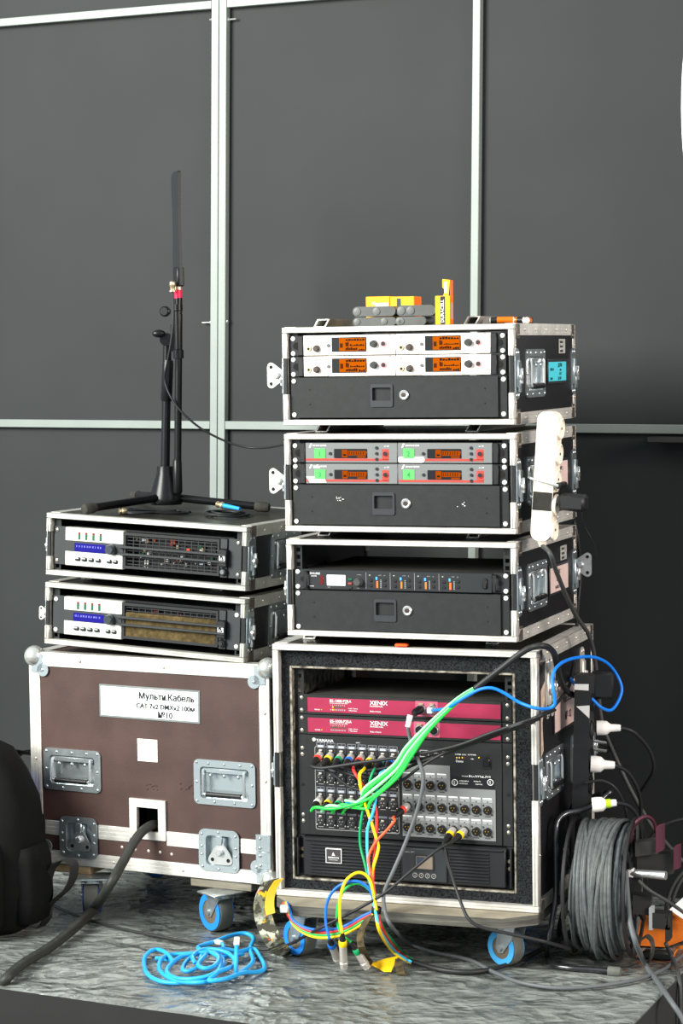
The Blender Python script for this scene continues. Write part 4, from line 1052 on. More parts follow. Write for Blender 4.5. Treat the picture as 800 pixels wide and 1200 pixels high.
# ================================================================ BROWN TRUNK
def trunk():
    W, H, D = .6251, .4848, .50; yb = -.003
    t = thing('trunk', 'large brown flight trunk with aluminium edges, ball corners and blue casters', 'trunk', MC['tr'])
    hl = (.1124, .219); hr = (.5100, .218); ll = (.1275, .0657); lr = (.4948, .0672)
    holes = [(hl[0] - .062, hl[0] + .062, hl[1] - .036, hl[1] + .034), (hr[0] - .062, hr[0] + .062, hr[1] - .036, hr[1] + .034),
             (ll[0] - .036, ll[0] + .036, ll[1] - .034, ll[1] + .034), (lr[0] - .036, lr[0] + .036, lr[1] - .034, lr[1] + .034), (.283, .340, .094, .149)]
    g = G(); g.grid(.004, W - .004, .004, H - .004, .0, .009, holes); g.obj('front_panel', BROWN, t)
    g = G(); g.grid(.004, D - .004, .004, H - .004, .001, .009); g.obj('side_panel', BROWN, t, rside(W, 0, 0))
    g = G(); g.grid(.004, D - .004, .004, H - .004, .001, .009); g.obj('side_panel', BROWN, t, lside(D, 0))
    g = G(); g.box(.004, W - .004, .004, D - .004, H - .009, H - .001); g.obj('lid_panel', BROWN, t)
    g = G(); g.box(.009, W - .009, .009, D - .009, .001, .009); g.obj('floor_panel', BROWN, t)
    g = G(); g.grid(.004, W - .004, .004, H - .004, D - .009, D - .001); g.obj('back_panel', BROWN, t)
    g = G(); g.box(.27, .36, .06, .062, .08, .165); g.obj('port_shade_sheet', DARK, t)  # dark sheet added for the shade inside the open port
    def bar(x0, x1, z0, z1, vert=False):
        g = G(); g.cbox(x0, x1, yb, .006, z0, z1, .0012)
        w = (x1 - x0) if vert else (z1 - z0)
        for a in (.22, .5, .78):
            if vert: g.box(x0 + w * a - .0022, x0 + w * a + .0022, yb - .0005, yb + .001, z0 + .001, z1 - .001)
            else: g.box(x0 + .001, x1 - .001, yb - .0005, yb + .001, z0 + w * a - .0022, z0 + w * a + .0022)
        g.obj('edge_bar', ALU, t)
    bar(.030, W - .028, H - .031, H); bar(.0, .029, .0, H, True); bar(W - .0265, W, .0, H, True); bar(.030, W - .028, .0, .030)
    for a, b in ((.030, .0755), (.1795, .264), (.359, .443), (.5475, W - .028)): bar(a, b, .0655, .0985)
    for sx in (0, 1):
        for sz in (0, 1):
            x0, x1 = (W - .001, W + .0015) if sx else (-.0015, .001); z0 = H - .03 if sz else 0
            g = G(); g.cbox(x0, x1, .004, D, z0, z0 + .03, .0008); g.cbox(*((W - .03, W) if sx else (0, .03)), .007, D, *((H - .0005, H + .0012) if sz else (-.0012, .0005)), .0005); g.obj('edge_bar', ALU, t)
    g = G(); g.cbox(.03, W - .03, .0, .03, H - .0005, H + .0012, .0005); g.obj('edge_bar', ALU, t)
    handle(t, T(hl[0], -.0012, hl[1]), .153, .096); handle(t, T(hr[0], -.0012, hr[1]), .155, .100, mat('pale_zinc', (186, 196, 198), .32, .85))
    recess_latch(t, T(ll[0], -.0042, ll[1])); recess_latch(t, T(lr[0], -.0042, lr[1]), zinc=MATS['pale_zinc'])
    # cable port frame: four mitred bars
    x0, x1, z0, z1 = .2645, .3585, .0765, .1675; i0, i1, j0, j1 = .2835, .3395, .0945, .1485
    for poly in ([(x0, z1), (x1, z1), (i1, j1), (i0, j1)], [(x1, z1), (x1, z0), (i1, j0), (i1, j1)], [(x1, z0), (x0, z0), (i0, j0), (i1, j0)], [(x0, z0), (x0, z1), (i0, j1), (i0, j0)]):
        g = G(); g.prism(poly, -.0055, .004); g.obj('port_frame_bar', ALU, t)
    rivets(t, [(.240, 0, .052), (.275, 0, .050), (.310, 0, .049), (.34, 0, .049), (.37, 0, .047), (.14, -.0035, .470), (.14, -.0035, .470), (.36, -.0035, .468), (.015, -.0035, .24), (.613, -.0035, .23), (.613, -.0035, .38), (.22, -.0035, .016), (.40, -.0035, .014)], r=.004)
    # corner hardware
    BALL = mat('ball_corner_nickel', (210, 210, 202), .25, .75)
    for x, z in ((.010, H - .010), (W - .008, H - .008), (.010, .010), (W - .008, .010)):
        g = G(); g.sphere((x, .008, z), .0245, 20, 12); b = g.obj('ball_corner', BALL, t)
        sx, sz = (1 if x < .3 else -1), (1 if z < .2 else -1)
        g = G(); g.lathe((x + sx * .029, -.0032, z + sz * .029), (0, -1, 0), [(0, .0155), (.002, .0150)], 18); g.dome((x + sx * .029, -.0052, z + sz * .029), (0, -1, 0), .004, .002); g.cbox(x + min(0, sx * .029), x + max(0, sx * .029), -.0052, -.0030, z + min(0, sz * .029) - .006, z + max(0, sz * .029) + .006, .001)
        g.obj('corner_plate', MATS['pale_zinc'], b)
    for xa in (.001, W - .0375):
        for za in (.036, .0745):
            g = G(); g.cbox(xa, xa + .0365, -.0062, -.003, za, za + .0375, .0008)
            for dz in (.008, .029): g.dome((xa + (.011 if xa > .1 else .026), -.0062, za + dz), (0, -1, 0), .0042, .0022)
            g.obj('stop_plate', MATS['pale_zinc'] if xa > .1 else BLK2, t)
    # label with printed text, square sticker
    x0, x1, z0, z1 = .1880, .4498, .3470, .4110
    MM = T(.188, 0, .347) @ Matrix.Rotation(.0045, 4, 'Y')
    g = G(); g.cbox(0, .262, -.0016, .0003, 0, .0745, .0006); lb = g.obj('label_holder', mat('holder_grey', (128, 132, 130), .4, .4), t, MM)
    g = G(); g.cbox(.0045, .2575, -.0022, -.0012, .0045, .070, .0003); g.obj('label_sheet', PAPER, lb)
    g = G(); g.box(.0870, .0876, -.0025, -.0020, .006, .068); g.obj('label_rule', INKLG, lb)
    text(lb, 'Мульти.Кабель', .0200, .104, .0475, INKB, -.0028, xs=.98, bold=.03); text(lb, 'CAT 7x2 DMXx2 100м', .0155, .097, .0265, INKB, -.0028, xs=1.0, bold=.035); text(lb, '№10', .0185, .153, .0075, INKB, -.0028, bold=.02)
    def seal(par, cx, cz, r):
        po = [(cx + r * (1 + .05 * math.cos(12 * 2 * math.pi * k / 48)) * math.cos(2 * math.pi * k / 48), cz + r * (1 + .05 * math.cos(12 * 2 * math.pi * k / 48)) * math.sin(2 * math.pi * k / 48)) for k in range(48)]
        pi = [(cx + (x - cx) * .93, cz + (z - cz) * .93) for x, z in po]
        g = G(); g.ring(po, pi, -.0027, -.0021); g.obj('seal', INKLG, par); text(par, 'S', r * 1.1, cx, cz - r * .38, INKLG, -.0026, 'CENTER')
    seal(lb, .048, .044, .017); text(lb, 'СПК MUSIC SERVICE', .0070, .048, .016, INKLG, -.0026, 'CENTER'); text(lb, 'прокат оборудования', .0050, .048, .0095, INKLG, -.0026, 'CENTER')
    g = G(); g.cbox(.2865, .3385, -.0014, .0, .2525, .3030, .0004); st = g.obj('sticker', mat('cream_sticker', (232, 230, 220), .55), t)
    g = G(); g.sphere((0, 0, 0), .0001); 
    seal(st, .3125, .279, .016)
    g = G()
    for k in range(14):
        x = .392 + random.uniform(0, .06); z = .20 + random.uniform(-.012, .014); g.prism([(x, z), (x + .004, z + .001), (x + .005, z + .004), (x + .001, z + .003)], -.0006, .0002)
    for k in range(12):
        x = .305 + random.uniform(0, .03); z = .19 + random.uniform(-.006, .010); g.prism([(x, z), (x + .003, z + .002), (x + .004, z + .004), (x + .001, z + .002)], -.0006, .0002)
    o = g.obj('scuff_marks', mat('scuff_dark', (52, 32, 24), .8), t); o['kind'] = 'stuff'
    # wooden skids and casters
    for (xa, xb) in ((.038, .150), (.415, .57)):
        g = G(); g.cbox(xa, xb, .004, D - .01, -.0205, -.0013, .002); g.obj('skid', mat('pale_wood', (176, 150, 112), .7, 0, .35, 20, stretch=(1, 8, 8)) if xa < .2 else WOOD, t)
    dr = (CAMZ - 1.1624 * 1.03) / 1.03 - .0206 - .0012
    for (px, py, yw, m, R) in ((254, 1090, 1.1, BLUEW, .0445), (109, 1071, .46, mat('navy_wheel', (40, 60, 120), .5), .0445)):
        q = MC['tr'].inverted() @ atz(px, py, 0); d = .022
        caster(t, T(q.x + math.sin(yw) * d, q.y - math.cos(yw) * d, -.0206), R, .034, yw, m, dr)
    for x, y in ((.10, D - .09), (.50, D - .09)): caster(t, T(x, y, -.0206), .0445, .034, 2.6, BLUEW, dr)
    return t
trunk()

# ================================================================ ANTENNA STAND
ys = 5.54
Pst = lambda px, py, dy=0.0: aty(px, py, ys + dy)
KA = 1.025
def a1w(x, y, z=0.0): return MC['a1'] @ Vector((x, y, HA + .0012 + z))
FLx, FRx = Vector(tp('a1', 103, 603, HA)), Vector(tp('a1', 309, 601, HA))
dv = FRx - FLx; TBx = (FLx + FRx) / 2 + Vector((-dv.y, dv.x)) * .80
hubp = Pst(195, 585)
st = thing('microphone_stand', 'black tripod microphone stand with folded boom on the upper amplifier case', 'stand', T(*hubp))
Li = T(*hubp).inverted()
L_ = lambda p: Li @ Vector(p)
def spart(name, m, fn, parent=st):
    g = G(); fn(g)
    o = g.obj(name, m, parent); return o
m1 = 1 / FPX * ys
spart('hub', STAND, lambda g: g.lathe(L_(Pst(195, 591)), (0, 0, 1), [(0, 18 * m1), (.006, 19.5 * m1), (.016, 19 * m1), (.035, 17 * m1), (.055, 14 * m1), (.075, 11 * m1), (.092, 10 * m1)], 24))
for f, nm in ((FLx, 0), (FRx, 1), (TBx, 2)):
    tip = a1w(f.x, f.y, .0125); h0 = Pst(195, 582)
    d = (tip - h0).normalized()
    lg = spart('leg', STAND, lambda g: g.cyl(L_(h0 + d * .02), L_(tip), .0095, n=14))
    g = G(); g.lathe(L_(tip - d * .022), d, [(0, .0105), (.006, .0125), (.026, .0125), (.034, .0110), (.037, .006)], 16); g.obj('rubber_foot', RUBB, lg)
spart('pole', STAND, lambda g: g.cyl(L_(Pst(193.5, 548)), L_(Pst(196, 400)), 5.4 * m1, 5.0 * m1, n=16))
spart('clutch_sleeve', STAND, lambda g: g.lathe(L_(Pst(195, 470)), (Pst(197, 420) - Pst(195, 470)), [(0, 6.0 * m1), (.003, 6.9 * m1), (.090, 6.5 * m1), (.098, 5.6 * m1)], 18))
spart('boom', STAND, lambda g: g.cyl(L_(Pst(208, 572, -.03)), L_(Pst(209.5, 368, -.03)), 4.3 * m1, n=14))
spart('boom_sleeve', STAND, lambda g: (g.lathe(L_(Pst(208.2, 578, -.03)), (0.005, 0, 1), [(0, 4.8 * m1), (.004, 5.6 * m1), (.076, 5.2 * m1), (.08, 4.2 * m1)], 16)))
spart('boom_collar', STAND, lambda g: (g.lathe(L_(Pst(209, 420, -.03)), (0.005, 0, 1), [(0, 6.2 * m1), (.020, 6.2 * m1), (.022, 4.9 * m1), (.112, 4.9 * m1), (.114, 5.8 * m1), (.128, 5.8 * m1)], 16)))
spart('swivel', STAND, lambda g: (g.lathe(L_(Pst(196, 398, .012)), (0, -1, 0), [(0, 7.5 * m1), (.012, 8 * m1), (.04, 7.5 * m1)], 18), g.cbox(*sorted((L_(Pst(193, 0)).x, L_(Pst(206, 0)).x)), -.03, -.004, L_(Pst(200, 412)).z, L_(Pst(200, 380)).z, .003)))
spart('wing_knob', STAND, lambda g: g.sphere(L_(Pst(186, 391, -.03)), 1.0, 14, 8, (8 * m1, .010, 4.6 * m1)))
spart('clamp_knob', STAND, lambda g: (g.lathe(L_(Pst(195, 365, -.02)), (-.3, -1, 0), [(0, 5 * m1), (.004, 6.2 * m1), (.014, 6.2 * m1), (.017, 4.5 * m1)], 16)))
spart('clamp_plate', BRASS, lambda g: g.cbox(L_(Pst(201.5, 0)).x, L_(Pst(204.5, 0)).x, -.034, -.022, L_(Pst(200, 377)).z, L_(Pst(200, 357)).z, .001))
spart('thread_tip', STAND, lambda g: g.cyl(L_(Pst(209, 366, -.03)), L_(Pst(209, 349, -.03)), 4.6 * m1, n=14))
spart('red_band', mat('hot_pink_band', (232, 30, 80), .4, emit=.1), lambda g: g.cyl(L_(Pst(208.5, 349.5, -.03)), L_(Pst(208.5, 339.5, -.03)), 4.5 * m1, n=16))
spart('thread', BRASS, lambda g: g.cyl(L_(Pst(208.5, 339.5, -.03)), L_(Pst(208.5, 335, -.03)), 5.2 * m1, n=16))
# paddle antenna, seen almost edge-on
base = Pst(208.5, 334, -.03)
an = thing('paddle_antenna', 'tall black paddle antenna seen edge-on above the stand', 'antenna', T(*base) @ RZ(math.radians(114)))
hb = (334 - 204) * m1
out = [(a * .34, b) for a, b in [(-.072, .0), (.065, .0), (.070, .06), (.058, .13), (.062, .19), (.074, hb - .020), (.060, hb - .006), (.02, hb), (-.06, hb + .002), (-.075, hb - .002), (-.062, .19), (-.058, .13), (-.070, .06)]]
g = G(); g.prism(out, -.0035, .0035); g.obj('paddle', mat('antenna_black', (34, 35, 35), .5), an)
g = G(); g.cbox(-.018, .014, -.010, .008, -.004, .042, .003); g.obj('mount', BLK, an)
bn0 = Pst(202, 330, -.05)
g = G(); g.lathe(T(*base).inverted() @ bn0, (0, 0, -1), [(0, .006), (.003, .0075), (.010, .0075), (.012, .006), (.020, .006), (.021, .0085), (.024, .0085)], 16); o = g.obj('connector', BRASS, an, RZ(math.radians(-114)))

def cable(name, label, pts, r, m, cat='cable', group=None, sub=6, n=8):
    g = G(); P = crv(pts, sub); o0 = Vector(pts[0])
    g.tube([p - o0 for p in P], r, n)
    return tag(g.obj(name, m, None, T(*o0), ang=2), label, cat, group)
cable('antenna_cable', 'thin black cable sagging from the antenna towards the tall stack', [Pst(202, 340, -.05), Pst(203, 365, -.055), Pst(201, 395, -.06), Pst(196, 425, -.05), Pst(193, 445, -.03), Pst(200, 465, -.04), Pst(215, 485, -.05), Pst(240, 505, -.05), Pst(275, 521, -.05), Pst(305, 525, -.08), Pst(335, 520, -.2), Pst(350, 512, -.2)], .0026, CAB)

# coiled cables on the upper amp case
def coil(label, cx, cy, rx, ry, turns, r, m, rot=0.0):
    P = []
    for i in range(turns * 22):
        t = 2 * math.pi * i / 22; k = 1 + .10 * math.sin(i * .37) - .004 * i
        x, y = rx * k * math.cos(t), ry * k * math.sin(t)
        P.append(a1w(cx + x * math.cos(rot) - y * math.sin(rot), cy + x * math.sin(rot) + y * math.cos(rot), r + .0016 * (i // 22) + .001 * math.sin(i * .5)))
    return P
t_ = thing('patch_cable', 'small black coiled cable with two nickel plugs under the stand', 'cable', T(*a1w(.16, .12)))
I_ = T(*a1w(.16, .12)).inverted()
P = coil('', .20, .13, .085, .035, 3, .0028, CAB, .75)
P = [a1w(*tp('a1', 148, 598, HA), .006), a1w(*tp('a1', 156, 600, HA), .005)] + P + [a1w(*tp('a1', 160, 605, HA), .005), a1w(*tp('a1', 148, 604, HA), .006)]
g = G(); g.tube([I_ @ p for p in crv(P, 2)], .0027, 7); g.obj('cord', CAB, t_, ang=2)
for q in ((146, 597), (146, 603)):
    p = I_ @ a1w(*tp('a1', q[0], q[1], HA), .007); g = G(); g.lathe(p + Vector((.006, 0, 0)), (-1, -.4, 0), [(0, .004), (.004, .007), (.012, .007), (.013, .0055), (.020, .0055)], 14); g.obj('plug', BRASS, t_)
t_ = thing('patch_cable', 'small black coiled cable with a blue sleeved plug near the case edge', 'cable', T(*a1w(.37, .2)))
I_ = T(*a1w(.37, .2)).inverted()
P = coil('', .355, .20, .050, .055, 4, .0028, CAB)
g = G(); g.tube([I_ @ p for p in crv(P, 2)], .0027, 7); g.obj('cord', CAB, t_, ang=2)
p = I_ @ a1w(*tp('a1', 262, 600, HA), .014); q = I_ @ a1w(*tp('a1', 281, 602, HA), .010)
g = G(); g.cyl(p, p + (q - p) * 1.0, .0055, .0045, n=12); g.obj('sleeve', mat('sky_sleeve', (40, 150, 220), .4), t_)
d = (p - q).normalized(); g = G(); g.lathe(p, d, [(0, .006), (.003, .0085), (.006, .0085), (.007, .006), (.016, .006), (.017, .008), (.020, .008)], 14); g.obj('plug', BRASS, t_)

# ================================================================ THINGS ON THE TOPMOST CASE
def c1w(px, py, d): return MC['c1'].inverted() @ on_plane('c1', px, py, 1, d)
def c1obj(name, g, m, label, cat, group=None, M=Matrix()):
    return tag(g.obj(name, m, None, MC['c1'] @ M), label, cat, group)
SLEEVE = mat('grey_sleeve', (74, 75, 71), .35, 0, .25, 30, spec=.6)
def pack(px0, px1, py0, py1, d, lab, cpx):
    a, b = c1w(px0, py1, d), c1w(px1, py0, d); z0, z1 = max(a.z, HS + .0008), b.z
    r = (z1 - z0) / 2 - .0002
    t = thing('battery_sleeve', lab, 'battery pack', MC['c1'] @ T(0, 0, 0), 'grey battery sleeves on the topmost case')
    g = G(); g.prism(rrect(a.x, b.x, z0, z1, r, 6), d, d + .055); g.obj('sleeve', SLEEVE, t)
    c = c1w(cpx, (py0 + py1) / 2, d)
    for cx in (a.x + r * 1.05, c.x):
        g = G(); g.lathe((cx, d + .001, (z0 + z1) / 2), (0, -1, 0), [(0, r * .80), (.0025, r * .78), (.003, r * .6)], 18); g.obj('end_cap', mat('sleeve_cap', (98, 100, 98), .4), t)
pack(413.5, 464, 371.3, 383.5, .06, 'lower left of four grey rounded battery sleeves on the topmost case', 450)
pack(463, 499, 370.7, 383.2, .055, 'lower right of four grey rounded battery sleeves on the topmost case', 470)
pack(413, 463, 358.6, 371.1, .062, 'upper left of four grey rounded battery sleeves on the topmost case', 441)
pack(464, 510, 357.0, 370.5, .066, 'upper right of four grey rounded battery sleeves on the topmost case', 481)
YEL = mat('battery_box_yellow', (248, 184, 10), .45); ORB = mat('battery_box_orange', (226, 104, 14), .5)
def bbox(px0, px1, py0, d, dep, lab, side=True, txt=True):
    a, b = c1w(px0, 384, d), c1w(px1, py0, d)
    t = thing('battery_box', lab, 'battery box', MC['c1'], 'yellow battery boxes')
    z0 = HS + .0008
    g = G(); g.cbox(a.x, b.x, d, d + dep, z0, b.z, .0008); g.obj('carton', YEL, t)
    if side:
        g = G(); g.cbox(b.x - .0002, b.x + .0012, d + .001, d + dep - .001, z0, b.z - .0005, .0003); g.obj('side_print', ORB, t)
    return t, a.x, b.x, z0, b.z
t, xa, xb, z0, z1 = bbox(429, 456, 347.2, .135, .05, 'yellow battery box lying behind the left grey sleeves', False)
g = G(); g.box(xa + .022, xb - .003, .1343, .1352, z1 - .022, z1 - .014); g.obj('white_panel', PAPER, t); text(t, '10', .010, xa + .012, z1 - .018, PAPER, .1346)
t, xa, xb, z0, z1 = bbox(457.5, 484.5, 347.2, .13, .05, 'yellow battery box with orange end behind the right grey sleeves')
g = G(); g.box(xa + .015, xa + .024, .1293, .1302, z1 - .030, z1 - .004); g.obj('dark_print', mat('navy_print', (52, 56, 70), .5), t); text(t, 'AA', .009, xa + .004, z1 - .028, PAPER, .1296)
t, xa, xb, z0, z1 = bbox(510, 526.5, 346.5, .035, .022, 'upright open yellow battery box with its flap raised')
w = xb - xa
g = G(); g.box(xa + w * .36, xa + w * .68, .0342, .0352, z0 + .001, z1 - .001); bk = g.obj('black_band', BLK, t)
text(bk, 'DURACELL', .0098, 0, 0, PAPER, 0, M=T(xa + w * .61, .0338, z0 + .004) @ Matrix.Rotation(-math.pi / 2, 4, 'Y'))
g = G(); g.box(xb + .0012, xb + .0016, .040, .052, z0 + .012, z0 + .045); g.obj('barcode', INKG, t)
f0, f1 = c1w(519, 346.5, .045), c1w(527, 328, .045)
g = G(); g.prism([(f0.x, z1 - .001), (f0.x + .012, z1 - .001), (f1.x, f1.z), (f0.x - .001, f1.z + .002), (f0.x - .001, z1 + .018), (f0.x + .005, z1 + .012)], .044, .0455); g.obj('flap', YEL, t)
g = G(); g.cbox(f1.x, f1.x + .0012, .0455, .062, z1 - .0005, f1.z, .0003); g.obj('flap', ORB, t)
g = G(); g.cbox(f0.x + .003, f0.x + .010, .0434, .0441, z1 + .006, f1.z - .004, .0003); g.obj('flap_print', PAPER, t)
def battery(px, py, d, yaw, lab):
    c = c1w(px, py, d); r = .0071
    t = thing('battery', lab, 'battery', MC['c1'] @ T(c.x, c.y, HS + .0012 + r) @ RZ(yaw), 'loose batteries on the topmost case')
    g = G(); g.cyl((-.010, 0, 0), (.024, 0, 0), r, n=14); g.obj('copper_end', mat('copper_print', (222, 110, 24), .3, .3), t)
    g = G(); g.cyl((-.024, 0, 0), (-.010, 0, 0), r, n=14); g.obj('black_end', BLK, t)
    g = G(); g.lathe((.024, 0, 0), (1, 0, 0), [(0, r * .95), (.0008, r * .9), (.001, r * .4), (.002, r * .38)], 14); g.lathe((-.024, 0, 0), (-1, 0, 0), [(0, r * .95), (.001, r * .8)], 14); g.obj('terminals', INKW, t)
battery(578, 376, .10, -1.3, 'leftmost loose battery on the topmost case, pale end forward')
battery(588, 376, .07, .15, 'second loose battery from the left on the topmost case')
battery(602, 376, .17, 2.9, 'third loose battery from the left on the topmost case')
battery(619, 377, .22, -1.45, 'rightmost loose battery on the topmost case, white end forward')

# ================================================================ POWER STRIPS ON THE CASE SIDES
MS = MC['c2'] @ T(WS + .052, .054, .114) @ Matrix.Rotation(.072, 4, 'Y')
ps = thing('power_strip', 'white five socket power strip hanging in the handle of the second case', 'power strip', MS)
CREAM = mat('cream_plastic', (236, 226, 208), .4)
g = G(); g.prism(rrect(-.0215, .0215, -.130, .140, .018, 6), -.021, .021); g.obj('shell', CREAM, ps)
g = G(); g.box(-.001, .001, -.0214, -.0205, -.124, .134); g.obj('seam', mat('seam_tan', (214, 196, 170), .5), ps)
for k in range(5):
    z = .105 - k * .053
    g = G(); g.lathe((.0205, 0, z), (1, 0, 0), [(0, .0225), (.006, .0225), (.0075, .0195), (.0045, .0185), (.003, .004)], 24); sk = g.obj('socket', CREAM, ps)
    for dy in (-.009, .009):
        g = G(); g.cyl((.0235, dy, z), (.0248, dy, z), .0028, n=8); g.obj('pin_hole', DARK, sk)
g = G(); g.cbox(-.0222, .0222, -.0216, .0216, -.068, -.026, .002); g.obj('tape_band', mat('torn_black_tape', (40, 38, 34), .8, 0, .3, 60), ps)
g = G(); g.lathe((0, 0, -.128), (0, 0, -1), [(0, .012), (.008, .010), (.016, .006)], 14); g.obj('cord_gland', CREAM, ps)
ad = tag(G().cbox(.030, .085, -.020, .022, -.075, -.040, .006).obj('power_adapter', BLK, None, MS @ T(.004, .0, .012)), 'black plug-in adapter on the right of the white power strip', 'adapter')
# pulled-out bail holding the strip
g = G(); g.tube([(.10, -.002, .108), (.026, -.026, .116), (.024, -.084, .100), (.085, -.084, .100), (.19, -.002, .108)], .0032, 8); g.obj('bail', STEEL, c2, rside(WS, 0, 0))
g = G(); g.cyl((.028, -.084, .100), (.080, -.084, .100), .0065, n=10); g.obj('grip', BLK, c2, rside(WS, 0, 0))

MB_ = MC['c4'] @ T(W4 + .053, .190, .334) @ Matrix.Rotation(.03, 4, 'Y')
bs = thing('power_strip', 'black power strip with white plugs on the side of the large case', 'power strip', MB_)
g = G(); g.prism(rrect(-.017, .017, -.16, .150, .006, 4), -.022, .022); g.obj('shell', mat('strip_black', (44, 45, 46), .5, 0, .2, 40), bs)
for z in (.09, .03, -.03, -.09):
    g = G(); g.lathe((.0165, 0, z), (1, 0, 0), [(0, .020), (.003, .020), (.0035, .017), (.001, .016)], 20); g.obj('socket', BLK, bs)
for poly in ([(-.017, .118), (.014, .118), (.014, .132), (-.017, .130)], [(-.012, .082), (.017, .086), (.017, .058)]):
    g = G(); g.prism(poly, -.0228, -.0218); g.obj('tape_patch', TAPE, bs)
tag(G().cbox(-.024, .024, -.02, .02, -.03, .03, .006).obj('power_adapter', BLK, None, MC['c4'] @ T(W4 + .085, .24, .455) @ RZ(.3)), 'black power adapter beside the blue network cable loop', 'adapter')
WPL = mat('white_plug', (236, 232, 226), .4)
def wplug(px, py, y, ang, pts, lab, band=None, r=.016):
    p = aty(px, py, y); t = thing('power_cable', lab, 'cable', T(*p), 'power cords plugged into the black strip')
    d = Vector((math.cos(ang), -.1, math.sin(ang)))
    g = G(); g.lathe(-d * .026, d, [(0, r), (.010, r * 1.02), (.022, r * .95), (.030, r * .55), (.048, r * .48), (.052, r * .42)], 16); g.obj('plug', WPL, t)
    if band: g = G(); g.cyl(d * .003, d * .013, r * .62, n=16); g.obj('band', band, t)
    P = [d * .024] + [aty(*q) - p for q in pts]
    g = G(); g.tube(crv(P, 6), .0042, 8); g.obj('cord', CAB, t, ang=2)
wplug(713, 853, 4.97, 0.0, [(742, 858, 4.97), (760, 878, 5.0), (766, 900, 5.02), (757, 918, 5.05), (748, 930, 5.08)], 'white plug with black cord curving right, topmost on the black power strip')
wplug(706, 896, 4.93, -.05, [(735, 905, 4.95), (747, 925, 4.97), (751, 950, 5.0), (750, 980, 5.0)], 'white plug in the middle of the black power strip', r=.018)
wplug(708, 942, 4.86, .1, [(737, 945, 4.88), (748, 960, 4.9), (752, 985, 4.92)], 'white plug with lime band lowest on the black power strip', mat('lime_band', (170, 205, 30), .5))

# ================================================================ CABLES OF THE LARGE CASE
FL = lambda px, py, z=.006: atz(px, py, z)
def plug_parts(t, p, d, ring, L=.052, shell=None, tail=True, r=.0082):
    """audio plug: shell at the socket end p, pointing outwards along d; returns boot tip"""
    d = Vector(d).normalized()
    g = G(); g.lathe(p, d, [(0, r), (.002, r * 1.05), (.015, r * 1.05), (.0165, r * .95)], 16); g.obj('plug_shell', shell or mat('plug_silver', (206, 200, 192), .3, .6), t)
    g = G(); g.lathe(p + d * .0162, d, [(0, r * 1.05), (.002, r * 1.10), (.008, r * 1.05), (.009, r * .95)], 16); g.obj('colour_ring', ring, t)
    g = G(); g.lathe(p + d * .0248, d, [(0, r * 1.02), (.010, r * .92), (L - .0248, r * .45)], 14); g.obj('boot', BLK, t)
    return p + d * L
M5 = dev4(2)
def plugged(key, ring, label, pts, r, m, group, dirn=(0, -1, -.27), first=None):
    x, z = SB[key]; p = M5 @ Vector((x, -.008, z - .001))
    d = (M5.to_3x3() @ Vector(dirn)).normalized()
    t = thing('audio_cable', label, 'cable', T(*p), group)
    tip = plug_parts(t, Vector((0, 0, 0)), d, ring)
    P = [tip - d * .006, tip + d * .006] + [q - p for q in pts]
    g = G(); g.tube(crv(P, 5), r, 8); g.obj('cord', m, t, ang=2)
    return t
GR1 = 'cables in the top socket row of the stage box'
side_up = [aty(652, 824, 4.86), aty(668, 800, 5.0), aty(674, 760, 5.15), aty(677, 710, 5.25), aty(680, 670, 5.27), aty(677, 632, 5.25), aty(672, 610, 5.25)]
plugged((0, 0), cR, 'black cable with red ringed plug, first in the top socket row', [P4(380, 900, -.045), P4(420, 894, -.05), P4(470, 887, -.05), P4(530, 875.5, -.045), P4(575, 859, -.04), P4(610, 847, -.04), P4(634, 838, -.05)] + side_up, .0040, CAB, GR1)
plugged((0, 1), cY, 'black cable with yellow ringed plug, second in the top socket row', [P4(392, 909, -.035), P4(412, 923, -.04), P4(440, 927, -.045), P4(470, 915, -.045), P4(495, 897, -.045), P4(530, 878, -.04), P4(580, 859, -.035), P4(625, 843, -.03), aty(650, 832, 4.9)], .0034, CAB, GR1)
plugged((0, 2), cG, 'black cable with green ringed plug, third in the top socket row', [P4(406, 906, -.03), P4(425, 911, -.035), P4(455, 909, -.035), P4(490, 894, -.04), P4(530, 880, -.036), P4(580, 861, -.03), P4(622, 846, -.025), aty(648, 836, 4.92)], .0034, CAB, GR1)
plugged((0, 3), cB, 'black cable with blue ringed plug, fourth in the top socket row', [P4(418, 903, -.03), P4(445, 901, -.03), P4(480, 893, -.034), P4(525, 881, -.032), P4(575, 864, -.026), P4(620, 848, -.02), aty(646, 838, 4.93)], .0034, CAB, GR1)
dt = -.105
plugged((0, 4), cR, 'red cable from the fifth plug of the top socket row, hanging down', [P4(417, 908, -.05), P4(427, 923, -.05), P4(436, 934, -.05), P4(440.6, 950, -.05), P4(441, 972, -.055), P4(439, 990, -.06), P4(438, 1010, -.07), P4(437, 1040, -.09), P4(442, 1068, dt)] + [P4(449, 1090, -.11), FL(465, 1113, .012), FL(482, 1126, .008)], .0033, cR, GR1)
plugged((0, 5), cY, 'yellow cable from the sixth plug of the top socket row, hanging down', [P4(421, 909, -.055), P4(424, 929, -.055), P4(433, 958, -.055), P4(442, 986, -.06), P4(442.5, 998, -.065), P4(436, 1022, -.08), P4(437, 1044, -.095), P4(440, 1068, dt - .004)] + [P4(445, 1092, -.115), FL(460, 1115, .012), FL(481, 1128, .008)], .0036, cY, GR1)
plugged((0, 6), cG, 'green cable from the seventh plug of the top socket row, hanging down', [P4(434.5, 911, -.045), P4(429, 934, -.045), P4(423, 962, -.05), P4(422, 988, -.055), P4(428, 1014, -.07), P4(433, 1036, -.085), P4(440, 1064, dt + .004)] + [P4(450, 1089, -.105), FL(468, 1112, .012), FL(483, 1125, .008)], .0033, cG, GR1)
